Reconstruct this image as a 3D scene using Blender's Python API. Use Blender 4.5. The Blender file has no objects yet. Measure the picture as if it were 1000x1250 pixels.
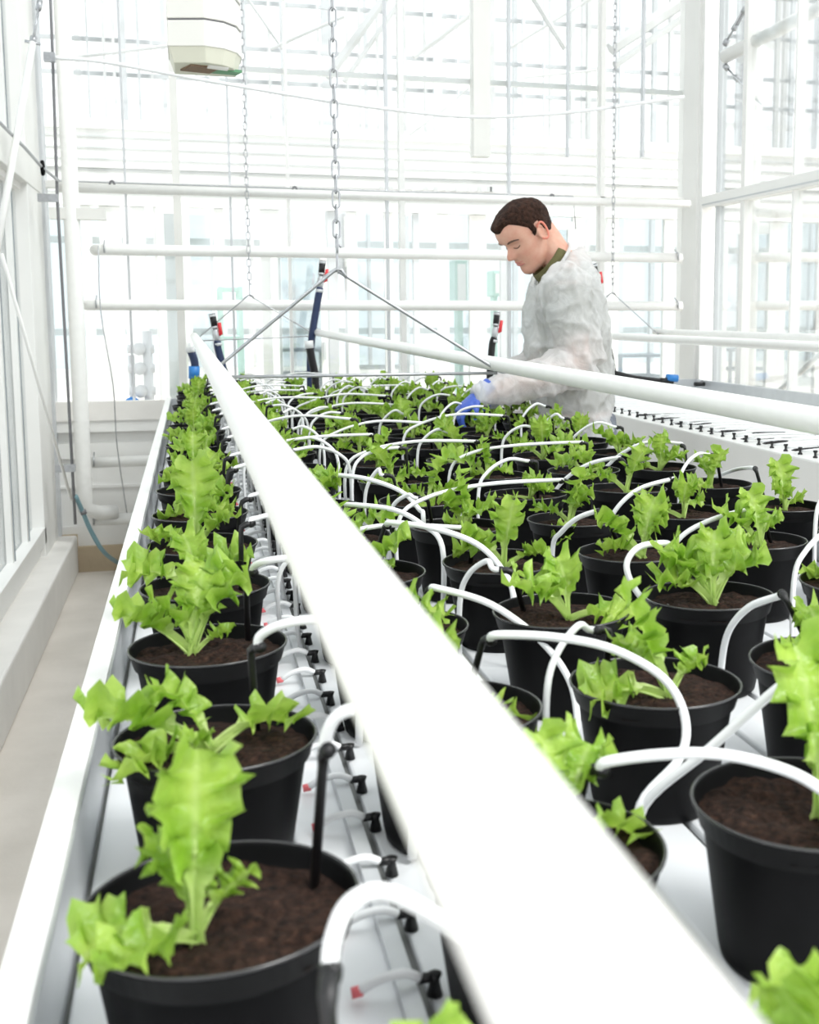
import bpy, bmesh, math, random
from mathutils import Vector, Matrix, Euler, noise
C = bpy.context.scene.collection
SC = bpy.context.scene
PI = math.pi
R = math.radians
# ------------------------------------------------------------------ camera
H = 1.35                       # eye height; the benches run along +Y, the camera looks along +Y and to the right
FPX, CX, CY = 1425.0, 640.0, 560.0
PITCH, YAW = 7.04, 15.86
cam = bpy.data.cameras.new('camera'); co = bpy.data.objects.new('camera', cam); C.objects.link(co)
cam.sensor_fit = 'HORIZONTAL'; cam.sensor_width = 24.0; cam.lens = FPX / 1000 * 24.0
cam.shift_x = (500 - CX) / 1000; cam.shift_y = (CY - 625) / 1000
cam.clip_start = 0.02; cam.clip_end = 200
co.location = (0, 0, H); co.rotation_euler = (R(90 - PITCH), 0, R(-YAW))
cam.dof.use_dof = True; cam.dof.focus_distance = 2.3; cam.dof.aperture_fstop = 8.0
SC.camera = co
CR = Euler((R(90 - PITCH), 0, R(-YAW))).to_matrix()
def at(px, py, Y):             # world point that lies at depth Y on the line of sight of a photograph pixel
    d = CR @ Vector(((px - CX) / FPX, (CY - py) / FPX, -1)); t = Y / d.y
    return Vector((d.x * t, Y, H + d.z * t))
def atz(px, py, z):
    d = CR @ Vector(((px - CX) / FPX, (CY - py) / FPX, -1)); t = (z - H) / d.z
    return Vector((d.x * t, d.y * t, z))
def proj(p):
    q = CR.transposed() @ (Vector(p) - Vector((0, 0, H)))
    return CX + FPX * q.x / -q.z, CY - FPX * q.y / -q.z
# ------------------------------------------------------------------ world and light
w = bpy.data.worlds.new('overcast'); SC.world = w; w.use_nodes = True
bgn = w.node_tree.nodes['Background']; bgn.inputs[0].default_value = (0.965, 0.985, 1.0, 1); bgn.inputs[1].default_value = 1.0
sun = bpy.data.lights.new('sun', 'SUN'); sun.energy = 1.9; sun.angle = R(25); sun.color = (1, 0.985, 0.96)
so = bpy.data.objects.new('sun', sun); C.objects.link(so); so.rotation_euler = (R(26), R(34), 0)
SC.view_settings.view_transform = 'Standard'; SC.view_settings.look = 'None'
SC.view_settings.exposure = 0.9; SC.view_settings.gamma = 1.0; SC.cycles.transparent_max_bounces = 48; SC.view_settings.use_curve_mapping = False
# ------------------------------------------------------------------ materials
def mat(name, col, rough=0.5, metal=0.0, spec=0.5, var=0.0, scale=20.0, bump=0.0, bscale=60.0, col2=None, trans=0.0):
    m = bpy.data.materials.new(name); m.use_nodes = True; nt = m.node_tree; b = nt.nodes['Principled BSDF']
    b.inputs['Base Color'].default_value = (*col, 1); b.inputs['Roughness'].default_value = rough
    b.inputs['Metallic'].default_value = metal; b.inputs['Specular IOR Level'].default_value = spec
    if var or bump: tc = nt.nodes.new('ShaderNodeTexCoord')
    if var:
        n = nt.nodes.new('ShaderNodeTexNoise'); n.inputs['Scale'].default_value = scale; n.inputs['Detail'].default_value = 5
        r = nt.nodes.new('ShaderNodeValToRGB'); c2 = col2 or tuple(c * (1 - var) for c in col)
        r.color_ramp.elements[0].position = 0.35; r.color_ramp.elements[1].position = 0.65
        r.color_ramp.elements[0].color = (*c2, 1); r.color_ramp.elements[1].color = (*col, 1)
        nt.links.new(tc.outputs['Object'], n.inputs['Vector']); nt.links.new(n.outputs[0], r.inputs[0]); nt.links.new(r.outputs[0], b.inputs['Base Color'])
    if bump:
        n2 = nt.nodes.new('ShaderNodeTexNoise'); n2.inputs['Scale'].default_value = bscale; n2.inputs['Detail'].default_value = 6
        bp = nt.nodes.new('ShaderNodeBump'); bp.inputs['Strength'].default_value = bump; bp.inputs['Distance'].default_value = 0.01
        nt.links.new(tc.outputs['Object'], n2.inputs['Vector']); nt.links.new(n2.outputs[0], bp.inputs['Height']); nt.links.new(bp.outputs[0], b.inputs['Normal'])
    return m
def glass_mat(name, tint, gloss=0.1):
    m = bpy.data.materials.new(name); m.use_nodes = True; nt = m.node_tree
    nt.nodes.remove(nt.nodes['Principled BSDF']); out = nt.nodes['Material Output']
    t = nt.nodes.new('ShaderNodeBsdfTransparent'); t.inputs[0].default_value = (*tint, 1)
    g = nt.nodes.new('ShaderNodeBsdfGlossy'); g.inputs['Roughness'].default_value = 0.05
    lw = nt.nodes.new('ShaderNodeLayerWeight'); lw.inputs[0].default_value = 0.35
    mu = nt.nodes.new('ShaderNodeMath'); mu.operation = 'MULTIPLY'; mu.inputs[1].default_value = 0.5
    ad = nt.nodes.new('ShaderNodeMath'); ad.operation = 'ADD'; ad.inputs[1].default_value = gloss
    mx = nt.nodes.new('ShaderNodeMixShader')
    nt.links.new(lw.outputs['Fresnel'], mu.inputs[0]); nt.links.new(mu.outputs[0], ad.inputs[0]); nt.links.new(ad.outputs[0], mx.inputs[0])
    nt.links.new(t.outputs[0], mx.inputs[1]); nt.links.new(g.outputs[0], mx.inputs[2]); nt.links.new(mx.outputs[0], out.inputs[0])
    return m
M = {}
M['white'] = mat('white_paint', (0.86, 0.86, 0.84), 0.35, var=0.03, scale=6)
M['cream'] = mat('cream_paint', (0.84, 0.835, 0.80), 0.45, var=0.03, scale=5)
M['beam'] = mat('beam_paint', (0.85, 0.845, 0.82), 0.5, var=0.03, scale=4)
M['pipe'] = mat('pipe_paint', (0.88, 0.88, 0.855), 0.3, var=0.03, scale=30)
M['pvc'] = mat('white_tube', (0.86, 0.87, 0.88), 0.35)
M['black'] = mat('black_plastic', (0.002, 0.002, 0.0025), 0.5, spec=0.12, var=0.3, scale=40)
M['rim'] = mat('rim_plastic', (0.02, 0.02, 0.021), 0.25, spec=0.8)
M['stake'] = mat('stake_plastic', (0.006, 0.006, 0.007), 0.45)
M['steel'] = mat('zinc_steel', (0.50, 0.51, 0.53), 0.35, metal=0.7, var=0.15, scale=60)
M['rail'] = mat('aluminium', (0.62, 0.64, 0.66), 0.4, metal=0.5, var=0.08, scale=12)
M['alu'] = mat('aluminium_dull', (0.66, 0.68, 0.70), 0.45, metal=0.3, var=0.06, scale=8)
M['bench'] = mat('white_bench', (0.80, 0.82, 0.84), 0.3, var=0.05, scale=7)
M['slot'] = mat('slot_grey', (0.16, 0.165, 0.16), 0.7)
M['concrete'] = mat('pale_concrete', (0.89, 0.83, 0.76), 0.75, var=0.10, scale=3, bump=0.15, bscale=40, col2=(0.78, 0.725, 0.655))
M['curb'] = mat('curb_concrete', (0.88, 0.86, 0.825), 0.7, var=0.08, scale=4, bump=0.1, bscale=50)
M['tan'] = mat('tan_concrete', (0.58, 0.475, 0.33), 0.8, var=0.14, scale=6, bump=0.2, bscale=40)
M['grey'] = mat('pale_grey', (0.60, 0.62, 0.63), 0.6, var=0.1, scale=3)
M['midgrey'] = mat('mid_grey', (0.36, 0.40, 0.43), 0.6, var=0.25, scale=5)
M['haze'] = mat('pale_grey_paint', (0.56, 0.57, 0.565), 0.6, var=0.12, scale=2)
M['haze2'] = mat('light_grey_paint', (0.50, 0.52, 0.53), 0.6, var=0.15, scale=2)
M['mint'] = mat('mint_paint', (0.50, 0.70, 0.64), 0.6)
M['dark'] = mat('dark_gasket', (0.20, 0.20, 0.21), 0.6)
M['red'] = mat('red_plastic', (0.75, 0.03, 0.04), 0.35)
M['pinkred'] = mat('faded_red_plastic', (0.80, 0.16, 0.18), 0.4)
M['navy'] = mat('navy_hose', (0.015, 0.03, 0.09), 0.45)
M['blue'] = mat('blue_fitting', (0.03, 0.22, 0.60), 0.35)
M['teal'] = mat('grey_blue_hose', (0.20, 0.34, 0.38), 0.4)
M['brown'] = mat('brown_mesh', (0.24, 0.16, 0.10), 0.8, var=0.3, scale=200)
M['green'] = mat('green_plastic', (0.10, 0.28, 0.14), 0.5)
M['box'] = mat('box_plastic', (0.74, 0.73, 0.69), 0.45)
M['boxin'] = mat('box_tray', (0.66, 0.66, 0.55), 0.5)
M['glass'] = glass_mat('clear_glass', (0.96, 0.975, 0.975), 0.06)
M['glass2'] = glass_mat('tinted_glass', (0.90, 0.925, 0.93), 0.08)
M['skin'] = mat('skin', (0.72, 0.43, 0.32), 0.5, var=0.10, scale=25, col2=(0.66, 0.33, 0.24))
M['skin'].node_tree.nodes['Principled BSDF'].inputs['Subsurface Weight'].default_value = 0.12
M['skin'].node_tree.nodes['Principled BSDF'].inputs['Subsurface Radius'].default_value = (0.02, 0.008, 0.004)
M['lip'] = mat('lip_skin', (0.62, 0.24, 0.21), 0.45)
M['ear'] = mat('ear_skin', (0.74, 0.24, 0.17), 0.5)
M['hair'] = mat('brown_hair', (0.060, 0.028, 0.018), 0.7, spec=0.15, var=0.7, scale=70, bump=0.9, bscale=220)
M['brow'] = mat('brow_hair', (0.10, 0.055, 0.035), 0.7)
M['olive'] = mat('olive_cotton', (0.13, 0.12, 0.045), 0.85, var=0.2, scale=40)
M['trouser'] = mat('grey_denim', (0.20, 0.22, 0.26), 0.85, var=0.3, scale=30)
M['shoe'] = mat('shoe_leather', (0.05, 0.04, 0.035), 0.5)
M['glove'] = mat('blue_nitrile', (0.055, 0.12, 0.52), 0.4, bump=0.3, bscale=60)

def soil_mat():
    m = mat('soil', (0.040, 0.021, 0.014), 0.95, spec=0.2, bump=1.0, bscale=160)
    nt = m.node_tree; b = nt.nodes['Principled BSDF']; tc = nt.nodes.new('ShaderNodeTexCoord')
    n = nt.nodes.new('ShaderNodeTexNoise'); n.inputs['Scale'].default_value = 130; n.inputs['Detail'].default_value = 8; n.inputs['Roughness'].default_value = 0.7
    r = nt.nodes.new('ShaderNodeValToRGB'); e = r.color_ramp.elements
    e[0].position = 0.35; e[0].color = (0.004, 0.002, 0.0015, 1); e[1].position = 0.60; e[1].color = (0.042, 0.021, 0.014, 1)
    x = e.new(0.78); x.color = (0.13, 0.07, 0.045, 1)
    nt.links.new(tc.outputs['Object'], n.inputs['Vector']); nt.links.new(n.outputs[0], r.inputs[0]); nt.links.new(r.outputs[0], b.inputs['Base Color'])
    return m
M['soil'] = soil_mat()

def leaf_mat():
    m = bpy.data.materials.new('lettuce_leaf'); m.use_nodes = True; nt = m.node_tree; b = nt.nodes['Principled BSDF']; out = nt.nodes['Material Output']
    a = nt.nodes.new('ShaderNodeAttribute'); a.attribute_name = 'rib'
    tc = nt.nodes.new('ShaderNodeTexCoord'); n = nt.nodes.new('ShaderNodeTexNoise'); n.inputs['Scale'].default_value = 28; n.inputs['Detail'].default_value = 4
    r = nt.nodes.new('ShaderNodeValToRGB'); e = r.color_ramp.elements
    e[0].position = 0.38; e[0].color = (0.22, 0.43, 0.020, 1); e[1].position = 0.66; e[1].color = (0.46, 0.66, 0.10, 1)
    mx = nt.nodes.new('ShaderNodeMixRGB'); mx.inputs[2].default_value = (0.60, 0.76, 0.27, 1)
    nt.links.new(tc.outputs['Object'], n.inputs['Vector']); nt.links.new(n.outputs[0], r.inputs[0]); nt.links.new(r.outputs[0], mx.inputs[1]); nt.links.new(a.outputs['Fac'], mx.inputs[0])
    nt.links.new(mx.outputs[0], b.inputs['Base Color']); b.inputs['Roughness'].default_value = 0.32; b.inputs['Specular IOR Level'].default_value = 0.5
    n2 = nt.nodes.new('ShaderNodeTexNoise'); n2.inputs['Scale'].default_value = 110; bp = nt.nodes.new('ShaderNodeBump'); bp.inputs['Strength'].default_value = 0.7; bp.inputs['Distance'].default_value = 0.004
    nt.links.new(tc.outputs['Object'], n2.inputs['Vector']); nt.links.new(n2.outputs[0], bp.inputs['Height']); nt.links.new(bp.outputs[0], b.inputs['Normal'])
    t = nt.nodes.new('ShaderNodeBsdfTranslucent'); nt.links.new(mx.outputs[0], t.inputs[0]); ms = nt.nodes.new('ShaderNodeMixShader'); ms.inputs[0].default_value = 0.46
    nt.links.new(b.outputs[0], ms.inputs[1]); nt.links.new(t.outputs[0], ms.inputs[2]); nt.links.new(ms.outputs[0], out.inputs[0])
    return m
M['leaf'] = leaf_mat()

def coat_mat():
    m = bpy.data.materials.new('coat_fleece'); m.use_nodes = True; nt = m.node_tree; b = nt.nodes['Principled BSDF']; out = nt.nodes['Material Output']
    b.inputs['Base Color'].default_value = (0.86, 0.87, 0.87, 1); b.inputs['Roughness'].default_value = 0.6
    tc = nt.nodes.new('ShaderNodeTexCoord')
    n = nt.nodes.new('ShaderNodeTexNoise'); n.inputs['Scale'].default_value = 14; n.inputs['Detail'].default_value = 6; n.inputs['Distortion'].default_value = 1.4
    n3 = nt.nodes.new('ShaderNodeTexNoise'); n3.inputs['Scale'].default_value = 180; n3.inputs['Detail'].default_value = 3
    ad = nt.nodes.new('ShaderNodeMath'); ad.operation = 'MULTIPLY_ADD'; ad.inputs[1].default_value = 0.15
    bp = nt.nodes.new('ShaderNodeBump'); bp.inputs['Strength'].default_value = 0.5; bp.inputs['Distance'].default_value = 0.02
    nt.links.new(tc.outputs['Object'], n.inputs['Vector']); nt.links.new(tc.outputs['Object'], n3.inputs['Vector'])
    nt.links.new(n3.outputs[0], ad.inputs[0]); nt.links.new(n.outputs[0], ad.inputs[2]); nt.links.new(ad.outputs[0], bp.inputs['Height']); nt.links.new(bp.outputs[0], b.inputs['Normal'])
    t = nt.nodes.new('ShaderNodeBsdfTransparent'); tl = nt.nodes.new('ShaderNodeBsdfTranslucent'); tl.inputs[0].default_value = (0.88, 0.89, 0.89, 1)
    m1 = nt.nodes.new('ShaderNodeMixShader'); m1.inputs[0].default_value = 0.35
    m2 = nt.nodes.new('ShaderNodeMixShader')
    r = nt.nodes.new('ShaderNodeMapRange'); r.inputs[1].default_value = 0.38; r.inputs[2].default_value = 0.65; r.inputs[3].default_value = 0.30; r.inputs[4].default_value = 0.10
    nt.links.new(n.outputs[0], r.inputs[0]); nt.links.new(r.outputs[0], m2.inputs[0])
    nt.links.new(b.outputs[0], m1.inputs[1]); nt.links.new(tl.outputs[0], m1.inputs[2])
    nt.links.new(m1.outputs[0], m2.inputs[1]); nt.links.new(t.outputs[0], m2.inputs[2]); nt.links.new(m2.outputs[0], out.inputs[0])
    return m
M['coat'] = coat_mat()
# ------------------------------------------------------------------ mesh helpers
class MB:
    def __init__(s): s.v = []; s.f = []
    def box(s, x0, x1, y0, y1, z0, z1):
        b = len(s.v); s.v += [(x, y, z) for z in (z0, z1) for y in (y0, y1) for x in (x0, x1)]
        s.f += [tuple(b + i for i in q) for q in ((0, 2, 3, 1), (4, 5, 7, 6), (0, 1, 5, 4), (2, 6, 7, 3), (0, 4, 6, 2), (1, 3, 7, 5))]; return s
    def obox(s, c, ax, ay, az):                    # oriented box: centre and three half-axis vectors
        b = len(s.v); c = Vector(c)
        s.v += [tuple(c + Vector(ax) * i + Vector(ay) * j + Vector(az) * k) for k in (-1, 1) for j in (-1, 1) for i in (-1, 1)]
        s.f += [tuple(b + i for i in q) for q in ((0, 2, 3, 1), (4, 5, 7, 6), (0, 1, 5, 4), (2, 6, 7, 3), (0, 4, 6, 2), (1, 3, 7, 5))]; return s
    def tube(s, pts, r, n=10, closed=False, cap=True, ry=None, ref=None):
        pts = [Vector(p) for p in pts]; N = len(pts); rr = r if isinstance(r, (list, tuple)) else [r] * N
        r2 = ry if ry is not None else rr
        b = len(s.v); up = None
        for i, p in enumerate(pts):
            if closed: d = (pts[(i + 1) % N] - pts[i - 1]).normalized()
            else: d = (pts[min(i + 1, N - 1)] - pts[max(i - 1, 0)]).normalized()
            if ref is not None: up = Vector(ref); up = (up - d * up.dot(d)).normalized()
            elif up is None:
                up = d.orthogonal().normalized()
            else: up = (up - d * up.dot(d)).normalized()
            sd = d.cross(up)
            for k in range(n):
                a = 2 * PI * k / n; s.v.append(tuple(p + up * math.cos(a) * rr[i] + sd * math.sin(a) * r2[i]))
        for i in range(N if closed else N - 1):
            j = (i + 1) % N
            for k in range(n):
                k2 = (k + 1) % n; s.f.append((b + i * n + k, b + i * n + k2, b + j * n + k2, b + j * n + k))
        if cap and not closed:
            s.f.append(tuple(b + k for k in reversed(range(n)))); s.f.append(tuple(b + (N - 1) * n + k for k in range(n)))
        return s
    def lathe(s, prof, n=48, c=(0, 0, 0)):
        b = len(s.v)
        for (r, z) in prof:
            for k in range(n):
                a = 2 * PI * k / n; s.v.append((c[0] + r * math.cos(a), c[1] + r * math.sin(a), c[2] + z))
        for i in range(len(prof) - 1):
            for k in range(n):
                k2 = (k + 1) % n; s.f.append((b + i * n + k, b + i * n + k2, b + (i + 1) * n + k2, b + (i + 1) * n + k))
        return s
    def mesh(s, name, m, smooth=False):
        me = bpy.data.meshes.new(name); me.from_pydata(s.v, [], s.f); me.update()
        if m: me.materials.append(m)
        if smooth: me.polygons.foreach_set('use_smooth', [True] * len(me.polygons))
        return me
def link(name, me, parent=None, loc=None, rot=None):
    o = bpy.data.objects.new(name, me); C.objects.link(o)
    if parent: o.parent = parent
    if loc is not None: o.location = loc
    if rot is not None: o.rotation_euler = rot
    return o
def obj(name, mb, m, parent=None, smooth=False, loc=None, rot=None):
    return link(name, mb.mesh(name, m, smooth), parent, loc, rot)
def bev(o, wd=0.002, seg=2):
    b = o.modifiers.new('bevel', 'BEVEL'); b.width = wd; b.segments = seg; b.limit_method = 'ANGLE'; return o
def tag(o, label=None, cat=None, group=None, kind=None):
    if label: o['label'] = label
    if cat: o['category'] = cat
    if group: o['group'] = group
    if kind: o['kind'] = kind
    return o
def thing(name, loc, label, cat, group=None):
    o = bpy.data.objects.new(name, None); C.objects.link(o); o.location = loc; o.empty_display_size = 0.05; return tag(o, label, cat, group)
def struct(name, mb, m, parent=None, smooth=False):
    o = obj(name, mb, m, parent, smooth)
    if parent is None: o['kind'] = 'structure'
    return o
def spline(P, n=8):
    P = [Vector(p) for p in P]; out = []
    Q = [P[0] * 2 - P[1]] + P + [P[-1] * 2 - P[-2]]
    for i in range(1, len(Q) - 2):
        a, b, c, d = Q[i - 1:i + 3]
        for k in range(n):
            t = k / n; out.append(0.5 * ((2 * b) + (c - a) * t + (2 * a - 5 * b + 4 * c - d) * t * t + (3 * b - a - 3 * c + d) * t ** 3))
    out.append(P[-1]); return out
def sstep(a, b, x):
    t = max(0.0, min(1.0, (x - a) / (b - a))); return t * t * (3 - 2 * t)
# ================================================================== SETTING
XL, XR, YB = -0.73, 2.86, 6.45
ZT = 4.3
struct('floor', MB().box(-6, 12, -3, 22, -0.1, 0), M['concrete'])
# kerbs
struct('baseboard_left', MB().box(XL, -0.61, -3, YB, 0, 0.20), M['curb'])
bev(bpy.data.objects['baseboard_left'], 0.01)
struct('baseboard_back', MB().box(-0.61, XR, YB, YB + 0.14, 0, 0.135).box(XL, -0.61, YB, YB + 0.14, 0, 0.2), M['tan'])
struct('trim_1', MB().box(-0.40, 0.05, YB - 0.10, YB, 0, 0.035), M['tan'])
# --- back wall
wb = struct('wall_back', MB().box(XL, XR, YB + 0.03, YB + 0.10, 0.135, 0.20).box(XL, XR, YB + 0.05, YB + 0.09, 0.20, 0.80), M['white'])
for z0, z1, d in ((0.20, 0.24, 0.02), (0.44, 0.455, 0.01), (0.60, 0.68, 0.02), (0.74, 0.80, 0.04)):
    obj('ledge', MB().box(XL, XR, YB + 0.05 - d, YB + 0.052, z0, z1), M['white'], wb)
obj('ledge', MB().box(XL, XR, YB + 0.0, YB + 0.06, 0.80, 0.90), M['curb'], wb)
YG = YB + 0.08
def vx(px, py, Y=None): return at(px, py, Y or YG).x
mull = [(218, 300, .020, .03, 'cream'), (284, 340, .006, .012, 'alu'), (352, 250, .008, .02, 'white'), (471, 150, .008, .02, 'alu'), (489, 150, .015, .03, 'white'),
        (586, 120, .048, .05, 'cream'), (621, 150, .008, .02, 'alu'), (693, 100, .006, .015, 'alu'), (734, 150, .014, .04, 'beam'), (785, 100, .007, .02, 'alu'), (156, 300, .006, .02, 'alu')]
xs = []
for px, py, hw, hd, mm in mull:
    x = vx(px, py); xs.append(x)
    z0 = 0.90 if px not in (586, 693, 785) else at(px, 192, YG).z
    obj('mullion', MB().box(x - hw, x + hw, YG - hd, YG + hd, z0, ZT), M[mm], wb)
xs = sorted([XL] + [vx(p[0], p[1]) for p in mull if p[0] in (156, 218, 352, 489, 621, 734)] + [XR])
for a, b in zip(xs[:-1], xs[1:]):
    obj('pane', MB().box(a + 0.01, b - 0.01, YG - 0.003, YG + 0.003, 0.92, 2.0), M['glass'], wb)
    obj('pane', MB().box(a + 0.01, b - 0.01, YG - 0.003, YG + 0.003, 2.04, ZT - 0.05), M['glass'], wb)
zr = at(400, 235, YG).z
obj('rail', MB().box(XL, XR, YG - 0.04, YG + 0.04, zr - 0.016, zr + 0.016), M['cream'], wb)
zt2 = at(500, 96, YG + .05).z
obj('rail', MB().box(at(280, 70, YG).x, XR, YG + 0.03, YG + 0.06, zt2 - 0.014, zt2 + 0.014), M['white'], wb)
# corner posts
def post(name, x0, x1, y0, y1, m='beam'):
    o = struct(name, MB().box(x0, x1, y0, y1, 0, ZT), M[m]); bev(o, 0.004); return o
cpR = post('trim_2', XR - 0.03, XR + 0.12, YB - 0.12, YB + 0.16)
xw = at(858, 300, YB - 0.05).x
post('trim_3', xw - 0.06, xw + 0.02, YB - 0.16, YB + 0.02, 'white')
cpL = post('trim_4', XL - 0.14, XL + 0.03, YB - 0.55, YB - 0.02)
post('trim_5', XL - 0.02, XL + 0.045, YB - 0.02, YB + 0.14, 'alu')
# --- left wall
wl = struct('wall_left', MB().box(XL - 0.04, XL + 0.005, -3, YB - 0.5, 0.20, 0.26), M['white'])
o = obj('sill_rail', MB().box(XL - 0.03, XL + 0.03, -3, YB - 0.5, 0.26, 0.34), M['white'], wl); bev(o, 0.004)
obj('glazing_bead', MB().box(XL - 0.035, XL - 0.03, -3, YB - 0.5, 0.20, 0.34), M['grey'], wl)
zl = 2.02
o = obj('head_rail', MB().box(XL - 0.06, XL + 0.035, -3, YB - 0.02, zl - 0.07, zl + 0.09), M['cream'], wl); bev(o, 0.004)
obj('rail_lip', MB().box(XL - 0.09, XL + 0.0, -3, YB - 0.5, zl - 0.1, zl - 0.07), M['curb'], wl)
y = 0.6; k = 0
while y < 5.8:
    obj('mullion', MB().box(XL - 0.05, XL + 0.0, y - 0.02, y + 0.02, 0.34, ZT), M['white' if k % 3 else 'alu'], wl)
    obj('gasket', MB().box(XL - 0.012, XL + 0.004, y + 0.022, y + 0.03, 0.34, ZT), M['midgrey'], wl)
    obj('pane', MB().box(XL - 0.03, XL - 0.025, y + 0.02, y + 0.43, 0.34, zl - 0.07), M['glass2'], wl)
    obj('pane', MB().box(XL - 0.03, XL - 0.025, y + 0.02, y + 0.43, zl + 0.09, ZT), M['glass2'], wl)
    y += 0.45; k += 1
# --- right wall
wr = struct('wall_right', MB().box(XR + 0.02, XR + 0.07, -1, YB, 0, 0.55), M['white'])
o = obj('sill_rail', MB().box(XR, XR + 0.08, -1, YB, 0.55, 0.62), M['white'], wr)
zrr = H + 0.64
o = obj('head_rail', MB().box(XR - 0.01, XR + 0.06, -1, YB - 0.1, zrr - 0.035, zrr + 0.035), M['beam'], wr); bev(o, 0.004)
obj('rail_gasket', MB().box(XR - 0.012, XR - 0.01, -1, YB - 0.1, zrr - 0.02, zrr - 0.012), M['grey'], wr)
for px in (889, 932, 990):
    yy = XR / ((px - 232) / FPX) 
for yy, hw, mm in ((6.13, .006, 'grey'), (5.80, .022, 'beam'), (5.25, .008, 'white'), (4.7, .022, 'beam'), (4.0, .008, 'white'), (3.4, .022, 'beam'), (2.2, .022, 'beam'), (1.0, .022, 'beam')):
    obj('mullion', MB().box(XR, XR + 0.05, yy - hw, yy + hw, 0.62, ZT), M[mm], wr)
for a, b in ((6.13, 5.80), (5.80, 4.7), (4.7, 3.4), (3.4, 2.2), (2.2, 1.0)):
    obj('pane', MB().box(XR + 0.022, XR + 0.028, b + 0.02, a - 0.01, 0.62, zrr - 0.03), M['glass'], wr)
    obj('pane', MB().box(XR + 0.022, XR + 0.028, b + 0.02, a - 0.01, zrr + 0.03, ZT), M['glass'], wr)
# --- ceiling: purlins, ridge beams, trusses (open glass roof above)
ce = struct('ceiling', MB().box(XL, XR, YB - 0.06, YB + 0.1, ZT, ZT + 0.12).box(XL - .1, XL + .05, -1, YB, ZT, ZT + .12).box(XR - .02, XR + .12, -1, YB, ZT, ZT + .12), M['white'])
for yy in (0.9, 2.85, 4.6, 6.3):
    obj('purlin', MB().box(XL, XR, yy - 0.03, yy + 0.03, 3.6, 3.68).box(XL - .02, XL + .04, yy - .03, yy + .03, 3.6, ZT).box(XR - .02, XR + .04, yy - .03, yy + .03, 3.6, ZT), M['white'], ce)
for i in range(7):
    x = XL + (XR - XL) * i / 6
    obj('roof_bar', MB().box(x - 0.015, x + 0.015, -1, YB + .1, ZT + 0.13, ZT + 0.18), M['white'], ce)
    if i < 6: obj('roof_pane', MB().box(x + 0.015, x + (XR - XL) / 6 - .015, -1, YB + .1, ZT + 0.15, ZT + 0.156), M['glass'], ce)
# ------------------------------------------------------------------ compartments beyond the glass
def slab(parent, name, px0, px1, py0, py1, Y, m, th=0.04):
    a = at(px0, py0, Y); b = at(px1, py1, Y)
    return obj(name, MB().box(a.x, b.x, Y, Y + th, min(a.z, b.z), max(a.z, b.z)), M[m], parent)
far = struct('wall_corridor', MB().box(-3, 12, 9.30, 9.40, 2.15, 2.75), M['white'])
tz = 2.75
obj('header_trim', MB().box(-3, 12, 9.27, 9.30, 2.70, 2.75).box(-3, 12, 9.27, 9.30, 2.15, 2.20).box(-3, 12, 9.27, 9.30, 2.42, 2.435), M['white'], far)
rng = random.Random(5)
obj('low_panel', MB().box(-3, 12, 9.30, 9.38, 0, 0.55), M['white'], far)
obj('low_rail', MB().box(-3, 12, 9.26, 9.30, 0.55, 0.62), M['beam'], far)
for px0, px1, mm in ((100, 112, 'white'), (122, 148, 'beam'), (160, 178, 'white'), (188, 228, 'white'), (262, 274, 'beam'), (318, 342, 'white'), (400, 412, 'grey'),
                     (424, 436, 'white'), (470, 480, 'beam'), (505, 512, 'grey'), (535, 548, 'white'), (574, 594, 'curb'), (612, 620, 'grey'), (700, 712, 'white'), (742, 756, 'white'),
                     (812, 824, 'white'), (880, 890, 'beam'), (905, 912, 'grey'), (940, 962, 'white'), (1000, 1012, 'beam'), (1040, 1060, 'white')):
    a = at(px0, 300, 9.3).x; b = at(px1, 300, 9.3).x
    obj('upright', MB().box(a, b, 9.31, 9.37, 0.625, 2.145), M[mm], far)
for px0, px1 in ((40, 120), (228, 262), (342, 400), (436, 505), (548, 574), (620, 700), (756, 812), (824, 880), (912, 940), (962, 1040)):
    slab(far, 'pane', px0, px1, 262, 470, 9.33, 'glass2', 0.006)
# doors of the corridor
for n, (px0, px1, py0) in enumerate(((190, 238, 250), (330, 402, 292), (650, 700, 270))):
    a = at(px0, py0, 9.2); b = at(px1, 480, 9.2)
    d = struct('door_%d' % (n + 1), MB().box(a.x, a.x + .05, 9.2, 9.25, .1, a.z).box(b.x - .05, b.x, 9.2, 9.25, .1, a.z).box(a.x + .051, b.x - .051, 9.2, 9.25, a.z - .06, a.z).box(a.x + .051, b.x - .051, 9.2, 9.25, .1, .5), M['white'])
    obj('door_glass', MB().box(a.x + .05, b.x - .05, 9.22, 9.226, .5, a.z - .06), M['glass2'], d)
    obj('door_handle', MB().box(b.x - .04, b.x - .02, 9.16, 9.199, 1.0, 1.14), M['grey'], d)
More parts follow.
